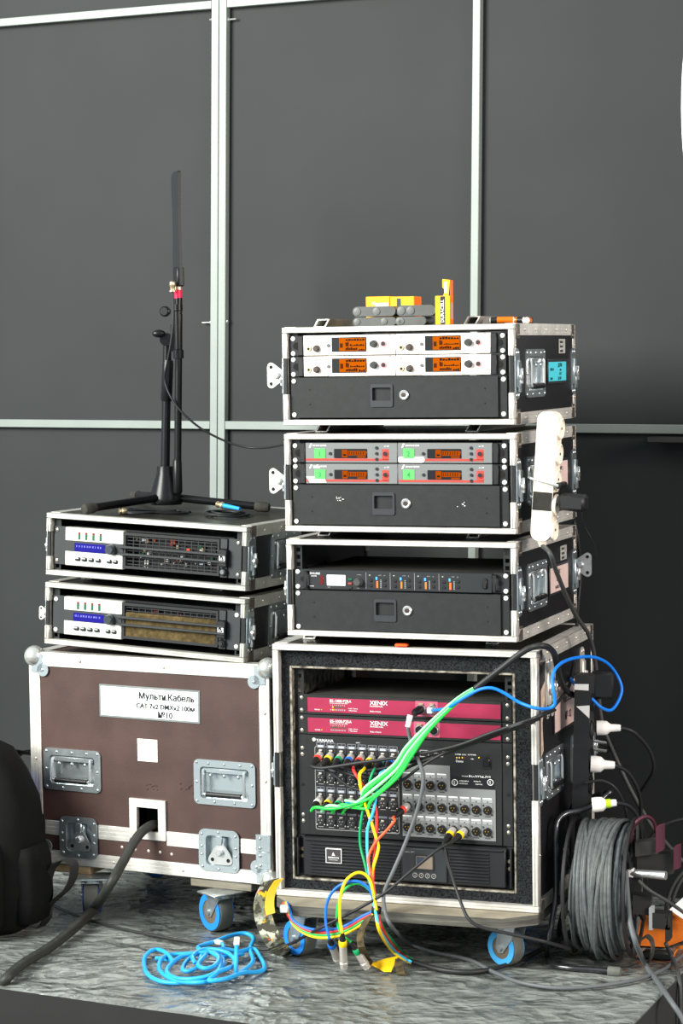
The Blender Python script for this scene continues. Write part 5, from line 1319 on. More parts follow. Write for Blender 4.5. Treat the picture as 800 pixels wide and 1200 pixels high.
plugged((0, 7), cB, 'light blue cable from the eighth plug of the top socket row, hanging down', [P4(445, 908, -.05), P4(441.5, 925, -.05), P4(438, 948, -.055), P4(431, 969, -.06), P4(430, 988, -.065), P4(431, 1006, -.075), P4(434, 1036, -.09), P4(439, 1064, dt - .006)] + [P4(446, 1091, -.112), FL(462, 1114, .014), FL(481, 1127, .012)], .0033, cC, GR1)
# third row plugs and the green bundle
GRB = 'green cables in one sheath'
def green(k, label, m, ring, key, off, endpx):
    pts = [P4(*endpx, -.05), P4(endpx[0] + 22, endpx[1] + 1.5, -.055), P4(430 + off * .8, 931 + off * 1.1, -.06), P4(463 + off * .4, 903 + off * 1.2, -.062), P4(478 + off * .4, 881 + off * 1.1, -.06), P4(503, 851 + off * .7, -.055), P4(535, 821 + off * .4, -.05), P4(560, 804.5 + off * .2, -.048)]
    if key: return plugged(key, ring, label, pts, .0035, m, GRB)
    o = cable('audio_cable', label, pts, .0030, m, 'cable', GRB); return o
green(0, 'bright green cable from the white ringed plug in the third socket row', GRNC, TAPE, (2, 0), 4.0, (370, 946))
green(1, 'mint green cable from the yellow ringed plug in the third socket row', GRNL, cY, (2, 1), .0, (386, 944))
green(2, 'bright green cable arching from the third plug of the third socket row', GRNC, cG, (2, 2), -3.0, (400, 943))
green(3, 'bright green cable from the blue ringed plug in the third socket row', GRNC, cB, (2, 3), 6.5, (408, 946))
green(4, 'thin mint cable running on top of the green bundle', GRNL, None, None, -5.5, (404, 938))
# sheath
sheath = [P4(556, 807.5, -.048), P4(572, 795, -.048), P4(590, 781, -.045), P4(608, 767, -.045), P4(622, 759, -.04), P4(637, 757, -.03), aty(648, 764, 4.80), aty(653, 782, 4.84), aty(658, 800, 4.9), aty(668, 813, 4.95), aty(684, 816, 5.0)]
cable('cable_sheath', 'black sheath of the green bundle arching over the case corner', sheath, [.0068] * 61, CAB)
# blue network cable
e1 = dev4(8) @ Vector((q4(8)(506.3, 830)[0], -.012, UH / 2 - .001))
t = thing('network_cable', 'blue network cable looping out to the right of the large case', 'cable', T(*e1))
P = [Vector((0, 0, 0)), P4(512, 832, -.02) - e1] + [q - e1 for q in [P4(525, 829, -.05), P4(545, 817, -.062), P4(562, 808, -.066), P4(577, 806.5, -.066), P4(592, 813, -.06), P4(608, 823, -.055), P4(628, 830, -.06), aty(643, 830, 4.74), aty(650, 824, 4.74), aty(648, 808, 4.74), aty(647, 795, 4.75), aty(652, 782, 4.77), aty(666, 773, 4.82), aty(690, 769.5, 4.9), aty(708, 775, 4.95), aty(720, 787, 4.98), aty(728, 805, 4.98), aty(725, 820, 4.97), aty(716, 832, 4.95), aty(704, 829, 4.93), aty(693, 819, 4.93), aty(680, 810, 4.94), aty(668, 795, 4.96)]]
g = G(); g.tube(crv(P, 6), .0036, 8); g.obj('cord', BLUEC, t, ang=2)
g = G(); g.cbox(-.006, .006, -.012, .004, -.006, .006, .001); g.obj('plug', mat('clear_plug', (200, 205, 210), .3), t, M5.to_3x3().to_4x4())
cable('network_cable', 'short blue cable end behind the blue loop', [aty(684, 811, 4.96), aty(690, 803, 4.97), aty(698, 796, 4.98), aty(705, 791, 5.0)], .0036, BLUEC)
# grey network cable with black plug and white boot
e2 = dev4(8) @ Vector((q4(8)(493.5, 830)[0], -.009, UH / 2 - .001))
t = thing('network_cable', 'long grey network cable from the crimson box down to the floor and right', 'cable', T(*e2))
dd = (P4(481, 838, -.03) - e2).normalized()
g = G(); g.lathe(Vector((0, 0, 0)), dd, [(0, .0085), (.004, .0095), (.010, .0095), (.014, .0085), (.03, .0080), (.036, .005)], 16); g.obj('plug', BLK, t)
wb0, wb1 = P4(480.5, 838, -.03) - e2, P4(477.5, 852, -.035) - e2
g = G(); g.cyl(wb0, wb1, .0062, .0055, n=12); g.obj('white_sleeve', TAPE, t)
P = [wb1] + [q - e2 for q in [P4(480, 864, -.035), P4(485, 880, -.04), P4(494, 902, -.05), P4(495, 922, -.055), P4(487, 955, -.06), P4(474, 990, -.07), P4(461, 1020, -.09), P4(450, 1046, -.10), P4(451, 1068, -.11), P4(459, 1086, -.115), FL(478, 1104, .02), FL(505, 1115, .008), FL(550, 1125), FL(580, 1140), FL(612, 1152), FL(660, 1158), FL(720, 1153), FL(768, 1141), FL(800, 1119), FL(830, 1095)]]
g = G(); g.tube(crv(P, 6), .0042, 8); g.obj('cord', CABG, t, ang=2)
# red plug, orange cord
plugged(('o', 1, 0), cR, 'orange cable with red plug in the grey output panel', [P4(462, 962, -.055), P4(452, 974, -.06), P4(440, 987, -.066), P4(432, 1003, -.075), P4(433, 1018, -.085), P4(438, 1040, -.095), P4(441, 1066, dt)], .0030, cO, 'cables in the grey output panel', (-.28, -1, -.30))
# yellow plugs, black cords
plugged(('o', 2, 4), cY, 'black cable with yellow ringed plug dropping behind the right caster', [P4(520, 992, -.05), P4(524, 1010, -.055), P4(532, 1035, -.065), P4(540, 1058, -.085), P4(549, 1077, -.10), P4(565, 1087, -.10), P4(600, 1095, -.09), aty(640, 1104, 4.7), aty(668, 1112, 4.78)], .0036, CAB, 'cables in the grey output panel', (-.1, -1, -.35))
plugged(('o', 2, 5), cY, 'long thin black cable with yellow ringed plug crossing the floor to the backpack', [P4(515, 994, -.06), P4(480, 1022, -.085), P4(450, 1047, -.105), P4(410, 1070, -.115), P4(370, 1090, -.12), FL(335, 1108, .025), FL(300, 1113, .006), FL(250, 1108), FL(200, 1100), FL(150, 1090), FL(110, 1080), FL(82, 1070), FL(60, 1060)], .0034, CAB, 'cables in the grey output panel', (-.25, -1, -.30))
# tie and black tail of the fan-out
tiep = P4(440.5, 1067, dt)
g = G(); g.lathe((0, 0, -.006), (0.1, -.05, 1), [(0, .0095), (.002, .0108), (.012, .0108), (.014, .0095)], 12)
tag(g.obj('hook_tie', BLK, None, T(*tiep)), 'small black hook-and-loop tie around the coloured cables', 'cable tie')
cable('multicore_cable', 'black multicore tail lying on the floor from the coloured cables', [FL(478, 1125, .010), FL(490, 1129, .008), FL(520, 1137), FL(556, 1139), FL(590, 1132), FL(620, 1120), FL(650, 1104), FL(668, 1092)], .0055, CAB)
# hanging colour plugs on loops
GL = 'coloured plugs hanging from the cable tie'
def hang(label, ring, m, pts, p0, p1, r=.0033):
    a, b = p0, p1; d = (b - a).normalized(); t = thing('audio_cable', label, 'cable', T(*a), GL)
    g = G(); g.lathe(Vector((0, 0, 0)), d, [(0, .0036), (.010, .0060), (.018, .0070)], 14); g.obj('boot', BLK, t)
    g = G(); g.lathe(d * .0175, d, [(0, .0075), (.002, .0088), (.012, .0090), (.014, .008)], 16); g.obj('colour_ring', ring, t)
    L = (b - a).length
    g = G(); g.lathe(d * .031, d, [(0, .0085), (L - .047, .0085), (L - .046, .0095), (L - .040, .0095), (L - .039, .0082), (L - .031, .0082)], 16); g.obj('plug_shell', mat('plug_silver', (206, 200, 192), .3, .6), t)
    g = G(); g.tube(crv([q - a for q in pts] + [Vector((0, 0, 0))], 6), r, 8); g.obj('cord', m, t, ang=2)
hang('blue looped cable with its blue ringed plug on the floor', cB, cB, [P4(440, 1067, dt), P4(437, 1052, dt), P4(430, 1039, dt), P4(415, 1032.5, -.11), P4(396, 1039, -.115), P4(384, 1055, -.12), P4(381.5, 1078, -.125)], P4(386, 1101, -.13), FL(396, 1126, .010))
hang('yellow looped cable with its yellow ringed plug on the floor', cY, cY, [P4(441, 1067, dt - .01), P4(437, 1045, dt), P4(432, 1029, -.10), P4(420, 1022.5, -.105), P4(406, 1031, -.12), P4(399, 1050, -.13), P4(398, 1075, -.135)], P4(401, 1094, -.14), FL(403, 1134, .010))
hang('green looped cable with its green ringed plug leaning on the floor', cG, mat('bright_green_strand', (40, 175, 80), .45), [P4(441, 1067, dt - .005), P4(438, 1052, -.10), P4(431, 1041, -.10), P4(418, 1035, -.105), P4(404, 1042, -.11), P4(396.5, 1058, -.115), P4(395, 1080, -.115), P4(402, 1097, -.12)], P4(412, 1104, -.125), FL(430, 1134, .010))
for k, (m, nm, dz) in enumerate(((cR, 'red', -3.0), (MATS['bright_green_strand'], 'green', 0), (cY, 'yellow', 3.0), (cB, 'blue', -6))):
    cable('audio_cable', nm + ' strand sagging left from the cable tie behind the board edge', [P4(332 + k * 1.5, 1058, -.06), P4(335 + k * 1.6, 1068, -.09), P4(343, 1081 + dz * .5, -.10), P4(358, 1092 + dz * .8, -.11), P4(378, 1096 + dz, -.112), P4(402, 1092 + dz, -.112), P4(424, 1080 + dz, -.11), P4(436, 1071 + dz * .4, -.107), P4(440, 1065, dt)], .0033, m, 'cable', 'colour strands sagging left')
cl = tag(G().cbox(-.009, .007, -.006, .006, -.006, .010, .002).obj('cable_clip', TAPE, None, T(*P4(333, 1066, -.10))), 'small white clip holding the strands at the board corner', 'clip')

# ---- cables hanging down the right side of the tall stack
PSb = MS @ Vector((0, 0, -.142))
cable('power_cable', 'thick black cord running from the white power strip down behind the reel', [PSb, aty(644, 648, 4.72), aty(651, 668, 4.76), aty(662, 695, 4.84), aty(675, 722, 4.92), aty(690, 745, 5.0), aty(697, 775, 5.04), aty(701, 815, 5.05), aty(706, 850, 5.05), aty(720, 885, 5.05), aty(740, 928, 5.03), aty(765, 970, 5.0), aty(800, 1010, 4.95)], .0049, CABD, 'cable')
cable('power_cable', 'thin black cord hanging from the adapter in front of the dark wall', [MS @ Vector((.08, .0, -.05)), aty(683, 612, 4.9), aty(693, 632, 4.92), aty(699, 648, 4.95), aty(696, 662, 4.97)], .0014, CAB, 'cable')
cable('power_cable', 'black cord dropping along the right edge of the black power strip', [aty(683, 918, 4.9), aty(705, 915, 4.9), aty(722, 925, 4.9), aty(733, 950, 4.92), aty(737, 985, 4.95)], .0030, CAB, 'cable')
cable('power_cable', 'dark cord curving in from the right edge above the reel', [aty(760, 985, 5.1), aty(776, 968, 5.1), aty(800, 960, 5.1), aty(830, 960, 5.1)], .005, CAB, 'cable')

# ---- thick cable out of the trunk port
tp0 = on_plane('tr', 186, 968, 1, .035)
cable('multicore_cable', 'thick black cable coming out of the trunk port and over the stage edge', [tp0, on_plane('tr', 178, 967, 1, .0), on_plane('tr', 166, 975, 1, -.03), on_plane('tr', 155, 990, 1, -.06), on_plane('tr', 143, 1012, 1, -.10), on_plane('tr', 128, 1038, 1, -.15), FL(112, 1062, .035), FL(90, 1085, .018), FL(60, 1109, .012), FL(25, 1131, .012), FL(5, 1150, .006), aty(-12, 1178, 4.93), aty(-20, 1215, 4.92), aty(-22, 1260, 4.92)], .0112, mat('thick_cable', (46, 46, 42), .55, 0, .25, 30), n=12)

# ---- blue cable heap on the floor
hp = FL(240, 1128)
t = thing('network_cable', 'light blue network cable heaped in loose coils on the floor', 'cable', T(*hp))
raw = [(182, 1123, 0), (195, 1124, 0), (203, 1128, 1), (196, 1118, 2), (186, 1113, 1), (176, 1115, 1), (169, 1124, 0), (172, 1140, 0), (185, 1149, 0), (205, 1152, 0), (228, 1149, 1), (250, 1141, 2), (262, 1130, 3), (255, 1118, 3), (235, 1117, 2), (215, 1118, 1), (200, 1119, 1), (189, 1124, 2), (187, 1136, 1), (198, 1146, 1), (216, 1151, 1), (236, 1151, 2), (260, 1148, 1), (280, 1140, 1), (296, 1127, 1), (293, 1112, 1), (297, 1100, 2), (288, 1094, 3), (272, 1096, 3), (250, 1104, 3), (232, 1110, 3), (243, 1115, 4), (262, 1112, 4), (280, 1115, 2), (297, 1112, 1), (305, 1122, 0), (310, 1134, 0), (302, 1139, 0), (285, 1140, 2), (265, 1147, 3), (245, 1149, 3), (255, 1139, 4), (258, 1125, 4), (248, 1115, 4), (236, 1120, 4), (232, 1132, 3), (222, 1138, 2), (214, 1136, 2), (220, 1125, 3), (235, 1115, 4), (246, 1112, 4), (240, 1120, 5), (232, 1130, 5), (240, 1135, 5), (252, 1131, 5), (256, 1122, 5), (246, 1116, 5)]
raw += [(240, 1116, 5), (215, 1120, 4), (200, 1130, 3), (196, 1140, 2), (210, 1147, 2), (235, 1146, 3), (258, 1138, 4), (275, 1130, 3), (270, 1119, 4), (255, 1113, 5), (238, 1113, 5), (226, 1120, 5), (228, 1128, 5)]
P = [FL(x, y, .005 + .0052 * l) - hp for x, y, l in raw]
g = G(); g.tube(crv(P, 7), .0048, 8); g.obj('cord', CYANC, t, ang=2)
e = FL(276, 1142, .012) - hp; e2_ = aty(277, 1108, (FL(276, 1142).y + .01)) - hp
g = G(); g.tube([e, e + (e2_ - e) * .5, e2_], .0044, 8); g.obj('cord_end', CYANC, t, ang=2)
u = (e2_ - e).normalized(); g = G(); q = Matrix.Translation(e2_) @ u.to_track_quat('Z', 'Y').to_matrix().to_4x4() @ Matrix.Rotation(.4, 4, 'X'); g.cbox(-.006, .006, -.004, .004, 0, .021, .001); g.obj('plug', mat('clear_plug_warm', (220, 206, 184), .3), t, q)
p0, p1 = FL(256, 1104, .022) - hp, FL(262, 1110, .018) - hp
g = G(); g.cbox(-.006, .006, -.012, .010, -.004, .004, .001); g.obj('plug', MATS['clear_plug_warm'], t, Matrix.Translation(p0) @ RZ(.7))
g = G(); g.tube(crv([p0 + Vector((.006, -.006, 0)), p1, FL(254, 1116, .024) - hp, FL(262, 1121, .02) - hp, FL(285, 1118, .012) - hp], 5), .0040, 8); g.obj('cord_end', CYANC, t, ang=2)

# ================================================================ PAINT-SPATTERED STRIPS
def paint_mat():
    m = bpy.data.materials.new('paint_spattered'); m.use_nodes = True; nt = m.node_tree; b = nt.nodes['Principled BSDF']; b.inputs['Roughness'].default_value = .8
    tc = nt.nodes.new('ShaderNodeTexCoord'); prev = None
    def noisefac(scale, lo, off):
        mp = nt.nodes.new('ShaderNodeMapping'); mp.inputs['Location'].default_value = (off, off * .7, off * .3); nt.links.new(tc.outputs['Object'], mp.inputs[0])
        n = nt.nodes.new('ShaderNodeTexNoise'); n.inputs['Scale'].default_value = scale; n.inputs['Detail'].default_value = 4; nt.links.new(mp.outputs[0], n.inputs['Vector'])
        r = nt.nodes.new('ShaderNodeMapRange'); r.inputs[1].default_value = lo; r.inputs[2].default_value = lo + .04; nt.links.new(n.outputs[0], r.inputs[0]); return r.outputs[0]
    base = None
    for (col, sc, lo, off) in (((120, 124, 104), 60, .50, 1), ((170, 174, 158), 50, .55, 7), ((226, 190, 20), 30, .59, 13), ((60, 110, 170), 40, .68, 21), ((222, 70, 30), 42, .66, 31)):
        mx = nt.nodes.new('ShaderNodeMix'); mx.data_type = 'RGBA'
        mx.inputs[7].default_value = lin(col) + (1,)
        if base is None: mx.inputs[6].default_value = lin((62, 60, 48)) + (1,)
        else: nt.links.new(base, mx.inputs[6])
        nt.links.new(noisefac(sc, lo, off), mx.inputs[0]); base = mx.outputs[2]
    nt.links.new(base, b.inputs['Base Color']); return m
PAINT = paint_mat(); YTAPE = mat('yellow_tape', (240, 184, 10), .45)
yv = FL(330, 1112).y
sp0 = FL(330, 1118, .002)
t = thing('paint_strip', 'curled strip spattered with paint leaning on the large case, yellow inside', 'strip', T(*sp0))
pts = [aty(318, 1031, 4.86), aty(311, 1042, 4.85), aty(307, 1056, 4.84), aty(308, 1072, 4.83), aty(313, 1088, 4.82), aty(322, 1105, 4.81), FL(334, 1117, .006), FL(346, 1116, .004)]
sides = [Vector((.85, .5, .12))] * 3 + [Vector((.88, .45, .15))] * 3 + [Vector((.5, .8, .1))] * 2
C_ = crv([p - sp0 for p in pts], 5); S_ = [sides[min(i // 5, 7)] for i in range(len(C_))]
g = G(); g.ribbon(C_, S_, .040, .0022); g.obj('outer_face', PAINT, t, ang=1)
yp = [p + Vector((.016, .004, .0)) for p in C_[:16]]
g = G(); g.ribbon(yp, [Vector((.85, .5, .12))] * 16, .022, .0016); g.obj('lining', YTAPE, t, ang=1)
sp1 = FL(440, 1130, .002)
t = thing('paint_strip', 'frayed brown strip with a yellow flap lying below the colour cables', 'strip', T(*sp1))
pts = [P4(434, 1073, -.11), P4(427, 1083, -.12), P4(422, 1098, -.135), P4(424, 1112, -.15), FL(430, 1124, .012), FL(436, 1130, .004)]
FRAY = mat('frayed_brown', (92, 78, 48), .9, 0, .5, 60, .8, 200, rgb2=(44, 38, 28))
g = G(); g.ribbon(crv([p - sp1 for p in pts], 5), Vector((.9, -.4, .2)), .016, .003); g.obj('strap', FRAY, t, ang=1)
f = [FL(433, 1130, .002), FL(450, 1139, .002), FL(458, 1139, .003), FL(466, 1121, .026), FL(452, 1124, .024)]
g = G(); n = len(f); g.add([p - sp1 for p in f] + [p - sp1 + Vector((0, .0015, .001)) for p in f], [tuple(range(n)), tuple(range(n, 2 * n))[::-1]] + [(i, (i + 1) % n, n + (i + 1) % n, n + i) for i in range(n)]); g.obj('yellow_flap', YTAPE, t)
g = G(); g.ribbon([p - sp1 for p in crv([FL(464, 1124, .022), FL(468, 1133, .012), FL(470, 1142, .003)], 4)], Vector((.8, -.5, .2)), .020, .004); g.obj('frayed_end', FRAY, t, ang=1)

# ================================================================ CABLE REEL
yr = 4.87
rc = aty(709, 1037, yr); ax = Vector((.955, -.295, 0)).normalized(); up = Vector((0, 0, 1)); bk = up.cross(ax)
MR = Matrix(((ax.x, bk.x, up.x, rc.x), (ax.y, bk.y, up.y, rc.y), (ax.z, bk.z, up.z, rc.z), (0, 0, 0, 1)))
RI = MR.inverted()
reel = thing('cable_reel', 'black cable drum wound with grey cable on a tubular steel stand', 'cable reel', MR)
RB = mat('reel_black', (34, 33, 34), .4); RBM = mat('reel_dark_red_edge', (66, 26, 40), .5)
HWD, RO_ = .064, .148
g = G()
for s in (-1, 1): pass
g.lathe((-HWD, 0, 0), (1, 0, 0), [(0, .055), (2 * HWD, .055)], 28); g.obj('core', RB, reel)
for s in (-1, 1):
    g = G(); n = 40
    for (ra, rb) in ((RO_ - .012, RO_), (.0, .07)):
        if ra > 0:
            po = [(ra * math.cos(2 * math.pi * i / n), ra * math.sin(2 * math.pi * i / n)) for i in range(n)]; pi = [(rb * math.cos(2 * math.pi * i / n), rb * math.sin(2 * math.pi * i / n)) for i in range(n)]
            q = G().ring(po, pi, -.003, .003); g.add([(s * HWD + y, x, z) for x, y, z in q.v], q.f)
        else: g.lathe((s * HWD - .003, 0, 0), (1, 0, 0), [(0, rb), (.006, rb)], 28)
    for k in range(6):
        a = math.pi * k / 3 + .3; c0 = Vector((s * HWD, .06 * math.cos(a), .06 * math.sin(a))); c1_ = Vector((s * HWD, (RO_ - .006) * math.cos(a), (RO_ - .006) * math.sin(a))); g.cyl(c0, c1_, .006, n=8)
    g.obj('flange', RB, reel)
# wound cable: one continuous helix in loose layers
P = []; TUR, SEG = 42, 30
for i in range(TUR * SEG):
    t_a = 2 * math.pi * i / SEG; tn = i / SEG
    xx = (HWD - .009) * (2 / math.pi) * math.asin(math.sin(tn * .62 + .6 * noise.noise(Vector((tn * .8, 2, 0))))) + .006 * noise.noise(Vector((tn * 2.1, 5, math.cos(t_a))))
    xx += .010 * math.sin(t_a + tn * 1.9) * noise.noise(Vector((tn * .5, 9, 1)))
    rr = .112 + .020 * (tn / TUR) + .008 * noise.noise(Vector((tn * 1.3, 0, 3))) + .004 * math.sin(t_a * 1.0 + tn)
    sag = .010 * max(0, -math.sin(t_a)) * (tn / TUR)
    P.append((max(-HWD + .009, min(HWD - .009, xx)), (rr) * math.cos(t_a), (rr + sag) * math.sin(t_a)))
g = G(); g.tube(P, .0049, 7); g.obj('wound_cable', SPOOL, reel, ang=2)
P = []
for i in range(20 * SEG):
    t_a = 2 * math.pi * i / SEG; tn = i / SEG
    xx = -HWD + .012 + (2 * HWD - .024) * (((int(tn) * 7) % 20) * (1 - (tn % 1)) + (((int(tn) + 1) * 7) % 20) * (tn % 1)) / 20 + (.004 + .05 * abs(noise.noise(Vector((int(tn) * 3.7, 1, 1))))) * math.sin(t_a + int(tn) * 1.9)
    rr = .134 + .005 * noise.noise(Vector((tn * 2, 8, 1))); sag = .016 * max(0, -math.sin(t_a)) * (1 if int(tn) % 4 == 1 else .1); rr += .003 * (int(tn) % 3)
    P.append((max(-HWD + .009, min(HWD - .009, xx)), rr * math.cos(t_a), (rr + sag) * math.sin(t_a)))
g = G(); g.tube(P, .0049, 7); g.obj('outer_turns', SPOOL, reel, ang=2)
loc = lambda p: RI @ p
FRM = mat('stand_steel_black', (74, 74, 76), .22, .8)
fp = [aty(716, 927, 4.93), aty(700, 940, 4.91), aty(682, 949, 4.88), aty(664, 953, 4.86), aty(654, 961, 4.85), aty(651, 976, 4.84), aty(651, 1010, 4.84), aty(651, 1050, 4.84), aty(648, 1072, 4.83), aty(643, 1100, 4.82), FL(641, 1119, .010), FL(648, 1130, .007), FL(664, 1134, .007), FL(690, 1136, .007), FL(715, 1138, .007)]
g = G(); g.tube([loc(p) for p in crv(fp, 5)], .0062, 10); fo = g.obj('stand_frame', FRM, reel, ang=2)
a_, b_ = loc(FL(712, 1138, .007)), loc(FL(727, 1139, .007))
g = G(); g.lathe(a_, b_ - a_, [(0, .009), (.002, .0105), (.024, .0105), (.027, .009)], 14); g.obj('rubber_cap', RUB, fo)
g = G(); g.tube([loc(p) for p in crv([aty(716, 927, 4.93), aty(700, 934, 4.97), aty(678, 940, 5.0), aty(669, 950, 5.02), aty(667, 975, 5.03), aty(665, 1040, 5.03), FL(655, 1090, .02), FL(662, 1096, .007), FL(700, 1100, .007), FL(730, 1103, .007)], 5)], .0062, 10); g.obj('stand_frame', FRM, reel, ang=2)
a_, b_ = loc(aty(664, 953, 4.86)), loc(aty(714, 929, 4.93))
g = G(); g.tube([loc(p) for p in crv([aty(672, 943, 4.99), aty(690, 937, 4.97), aty(708, 930, 4.95)], 4)], .0085, 10); g.obj('grip', BLK, reel, ang=2)
# crank shaft, nut and the angular clamps on the right flange
a_, b_ = loc(aty(739, 1023, 4.80)), loc(aty(780, 1026, 4.76))
g = G(); g.cyl(a_, b_, .0090, n=16); g.obj('crank_shaft', STEEL, reel)
g = G(); g.cbox(a_.x - .007, a_.x + .007, a_.y - .009, a_.y + .009, a_.z - .008, a_.z + .010, .0015); g.obj('hex_nut', TAPE, reel)
def clampbox(name, px0, px1, py0, py1, y0, y1, m, sk=0):
    p = [aty(px0, py1, y0), aty(px1, py1 + sk, y0), aty(px1, py0 + sk, y0), aty(px0, py0, y0)]; dd = Vector((.006, y1 - y0, .004))
    v = [loc(q) for q in p] + [loc(q + dd) for q in p]
    g = G(); g.add(v, [(0, 1, 2, 3), (7, 6, 5, 4), (0, 4, 5, 1), (1, 5, 6, 2), (2, 6, 7, 3), (3, 7, 4, 0)]); return g.obj(name, m, reel)
CLB = mat('clamp_black', (40, 38, 36), .45)
clampbox('clamp_arm', 744, 771, 988, 1004, 4.79, 4.81, CLB, -3)
clampbox('clamp_plate', 768, 776, 970, 1000, 4.78, 4.785, RBM, -3)
clampbox('clamp_arm', 746, 789, 1004, 1028, 4.81, 4.83, CLB, -4)
clampbox('clamp_plate', 789, 795, 993, 1020, 4.79, 4.795, RBM, -2)
clampbox('clamp_arm', 741, 763, 1049, 1071, 4.79, 4.81, CLB, 2)
clampbox('clamp_arm', 764, 785, 1070, 1088, 4.78, 4.80, CLB, 2)
clampbox('clamp_plate', 779, 785, 1074, 1106, 4.78, 4.79, CLB, -4)
clampbox('clamp_plate', 760, 764, 1064, 1090, 4.78, 4.785, STEEL, 0)
g = G(); n = 24
arc = [aty(741 + 12 * math.sin(t), 1010 - 55 * math.sin(t * .5 + .2), 4.82) for t in [k / 10 * 2.0 for k in range(11)]]
g.tube([loc(p) for p in crv([aty(738, 990, 4.83), aty(741, 972, 4.83), aty(748, 961, 4.83), aty(757, 957, 4.84), aty(765, 962, 4.85), aty(769, 975, 4.86)], 5)], .0042, 8); g.obj('guard_hoop', RBM, reel, ang=2)
hk = [aty(740, 1086, 4.79), aty(744, 1096, 4.78), aty(750, 1101, 4.77), aty(758, 1097, 4.76), aty(764, 1104, 4.75), aty(764, 1118, 4.74), FL(759, 1129, .01)]
g = G(); g.ribbon([loc(p) for p in crv(hk, 4)], Vector((.3, .9, .2)), .012, .004); g.obj('rubber_strap', RUBB, reel, ang=1)
# free ends of the reel cable
cable('reel_cable_end', 'grey cable end leaving the reel and running off the stage corner', [aty(733, 1020, 4.74), aty(735, 1050, 4.73), aty(738, 1080, 4.72), aty(745, 1106, 4.70), FL(757, 1132, .010), FL(770, 1150, .007), aty(785, 1172, 4.55), aty(800, 1195, 4.52), aty(815, 1230, 4.50)], .0056, CABG)
cable('reel_cable_end', 'dark grey cord crossing in front of the reel clamps to the right', [aty(748, 1032, 4.78), aty(760, 1043, 4.77), aty(778, 1054, 4.78), aty(795, 1065, 4.8), aty(815, 1080, 4.8)], .0042, CABD)
cable('reel_cable_end', 'dark cable hanging over the stage edge at the lower right', [aty(780, 1106, 4.78), FL(786, 1120, .02), FL(792, 1133, .008), aty(796, 1150, 4.72), aty(797, 1180, 4.70), aty(797, 1230, 4.70)], .0046, CABD)
for k, off in enumerate((0, 6)):
    cable('loose_cable', ('outer', 'inner')[k] + ' dark cable arching up at the right edge behind the reel clamps', [aty(779 + off, 1078, 4.95), aty(782 + off, 1055, 4.95), aty(790 + off, 1035, 4.95), aty(803 + off, 1020, 4.95), aty(820 + off, 1012, 4.95)], .0042, CABD, 'cable', 'dark cables behind the reel')

# orange bag, white card, dark strap behind the reel
def slab(name, pts, thick, m, label, cat):
    o0 = pts[0]; n = len(pts); g = G()
    g.add([p - o0 for p in pts] + [p - o0 + thick for p in pts], [tuple(range(n)), tuple(range(n, 2 * n))[::-1]] + [(i, (i + 1) % n, n + (i + 1) % n, n + i) for i in range(n)])
    return tag(g.obj(name, m, None, T(*o0)), label, cat)
ORF = mat('orange_fabric', (216, 110, 16), .7, 0, .2, 30, .4, 200)
slab('orange_pouch', [FL(745, 1108, .004), FL(780, 1110, .004), FL(812, 1098, .004), aty(815, 1085, 4.98), aty(786, 1072, 4.98), aty(765, 1072, 5.0), aty(742, 1080, 5.0)], Vector((0, .04, .0)), ORF, 'flat orange fabric pouch lying behind the reel', 'pouch')
slab('paper_card', [aty(784, 1066, 4.92), aty(800, 1052, 4.92), aty(815, 1050, 4.94), aty(812, 1082, 4.94), aty(800, 1077, 4.92)], Vector((.001, .003, .001)), PAPERP if False else PAPER, 'white card sticking in at the right edge beside the reel', 'card')
g = G(); P = crv([FL(788, 1122, .004), FL(793, 1112, .02), FL(800, 1110, .024), FL(812, 1112, .01)], 5); o0 = P[0]
g.ribbon([p - o0 for p in P], Vector((.2, .9, .1)), .012, .003)
tag(g.obj('orange_strap', ORF, None, T(*o0), ang=1), 'small curled orange strap at the right edge of the stage', 'strap')
q0 = FL(772, 1119, .012); g = G(); g.cbox(-.035, .030, -.012, .012, -.010, .010, .005)
tag(g.obj('black_clip', BLK, None, T(*q0) @ RZ(-.35)), 'small black plastic clip lying on the stage beside the reel', 'clip')

# ================================================================ BACKPACK AND THINGS BEHIND THE TRUNK
bp0 = FL(-20, 1100, 0); yb_ = bp0.y
BAG = mat('backpack_nylon', (14, 14, 14), .8, 0, .25, 30, .35, 500, spec=.12)
bag = thing('backpack', 'black fabric backpack standing in front of the brown trunk at the left edge', 'backpack', T(bp0.x - .06, yb_ + .12, 0) @ RZ(-.30))
def bagbody(g, prof, n=28, ex=.55):
    vs = []
    for (z, hx, hy, cx, cy) in prof:
        for i in range(n):
            a = 2 * math.pi * i / n; c, s_ = math.cos(a), math.sin(a)
            x = cx + hx * math.copysign(abs(c) ** ex, c); y = cy + hy * math.copysign(abs(s_) ** ex, s_)
            w = .005 * noise.noise(Vector((x * 14, y * 14, z * 12)))
            vs.append((x + w, y + w, max(z, .002)))
    fs = [(k * n + i, k * n + (i + 1) % n, (k + 1) * n + (i + 1) % n, (k + 1) * n + i) for k in range(len(prof) - 1) for i in range(n)]
    g.add(vs, fs + [tuple(range(n))[::-1], tuple(range((len(prof) - 1) * n, len(prof) * n))])
g = G(); bagbody(g, [(.0, .15, .080, 0, 0), (.02, .175, .100, 0, 0), (.10, .185, .110, 0, 0), (.20, .182, .108, 0, .005), (.30, .170, .098, 0, .015), (.36, .150, .085, -.005, .025), (.41, .115, .066, -.012, .035), (.435, .07, .04, -.018, .04), (.442, .03, .02, -.02, .042)]); g.obj('body', BAG, bag, ang=2)
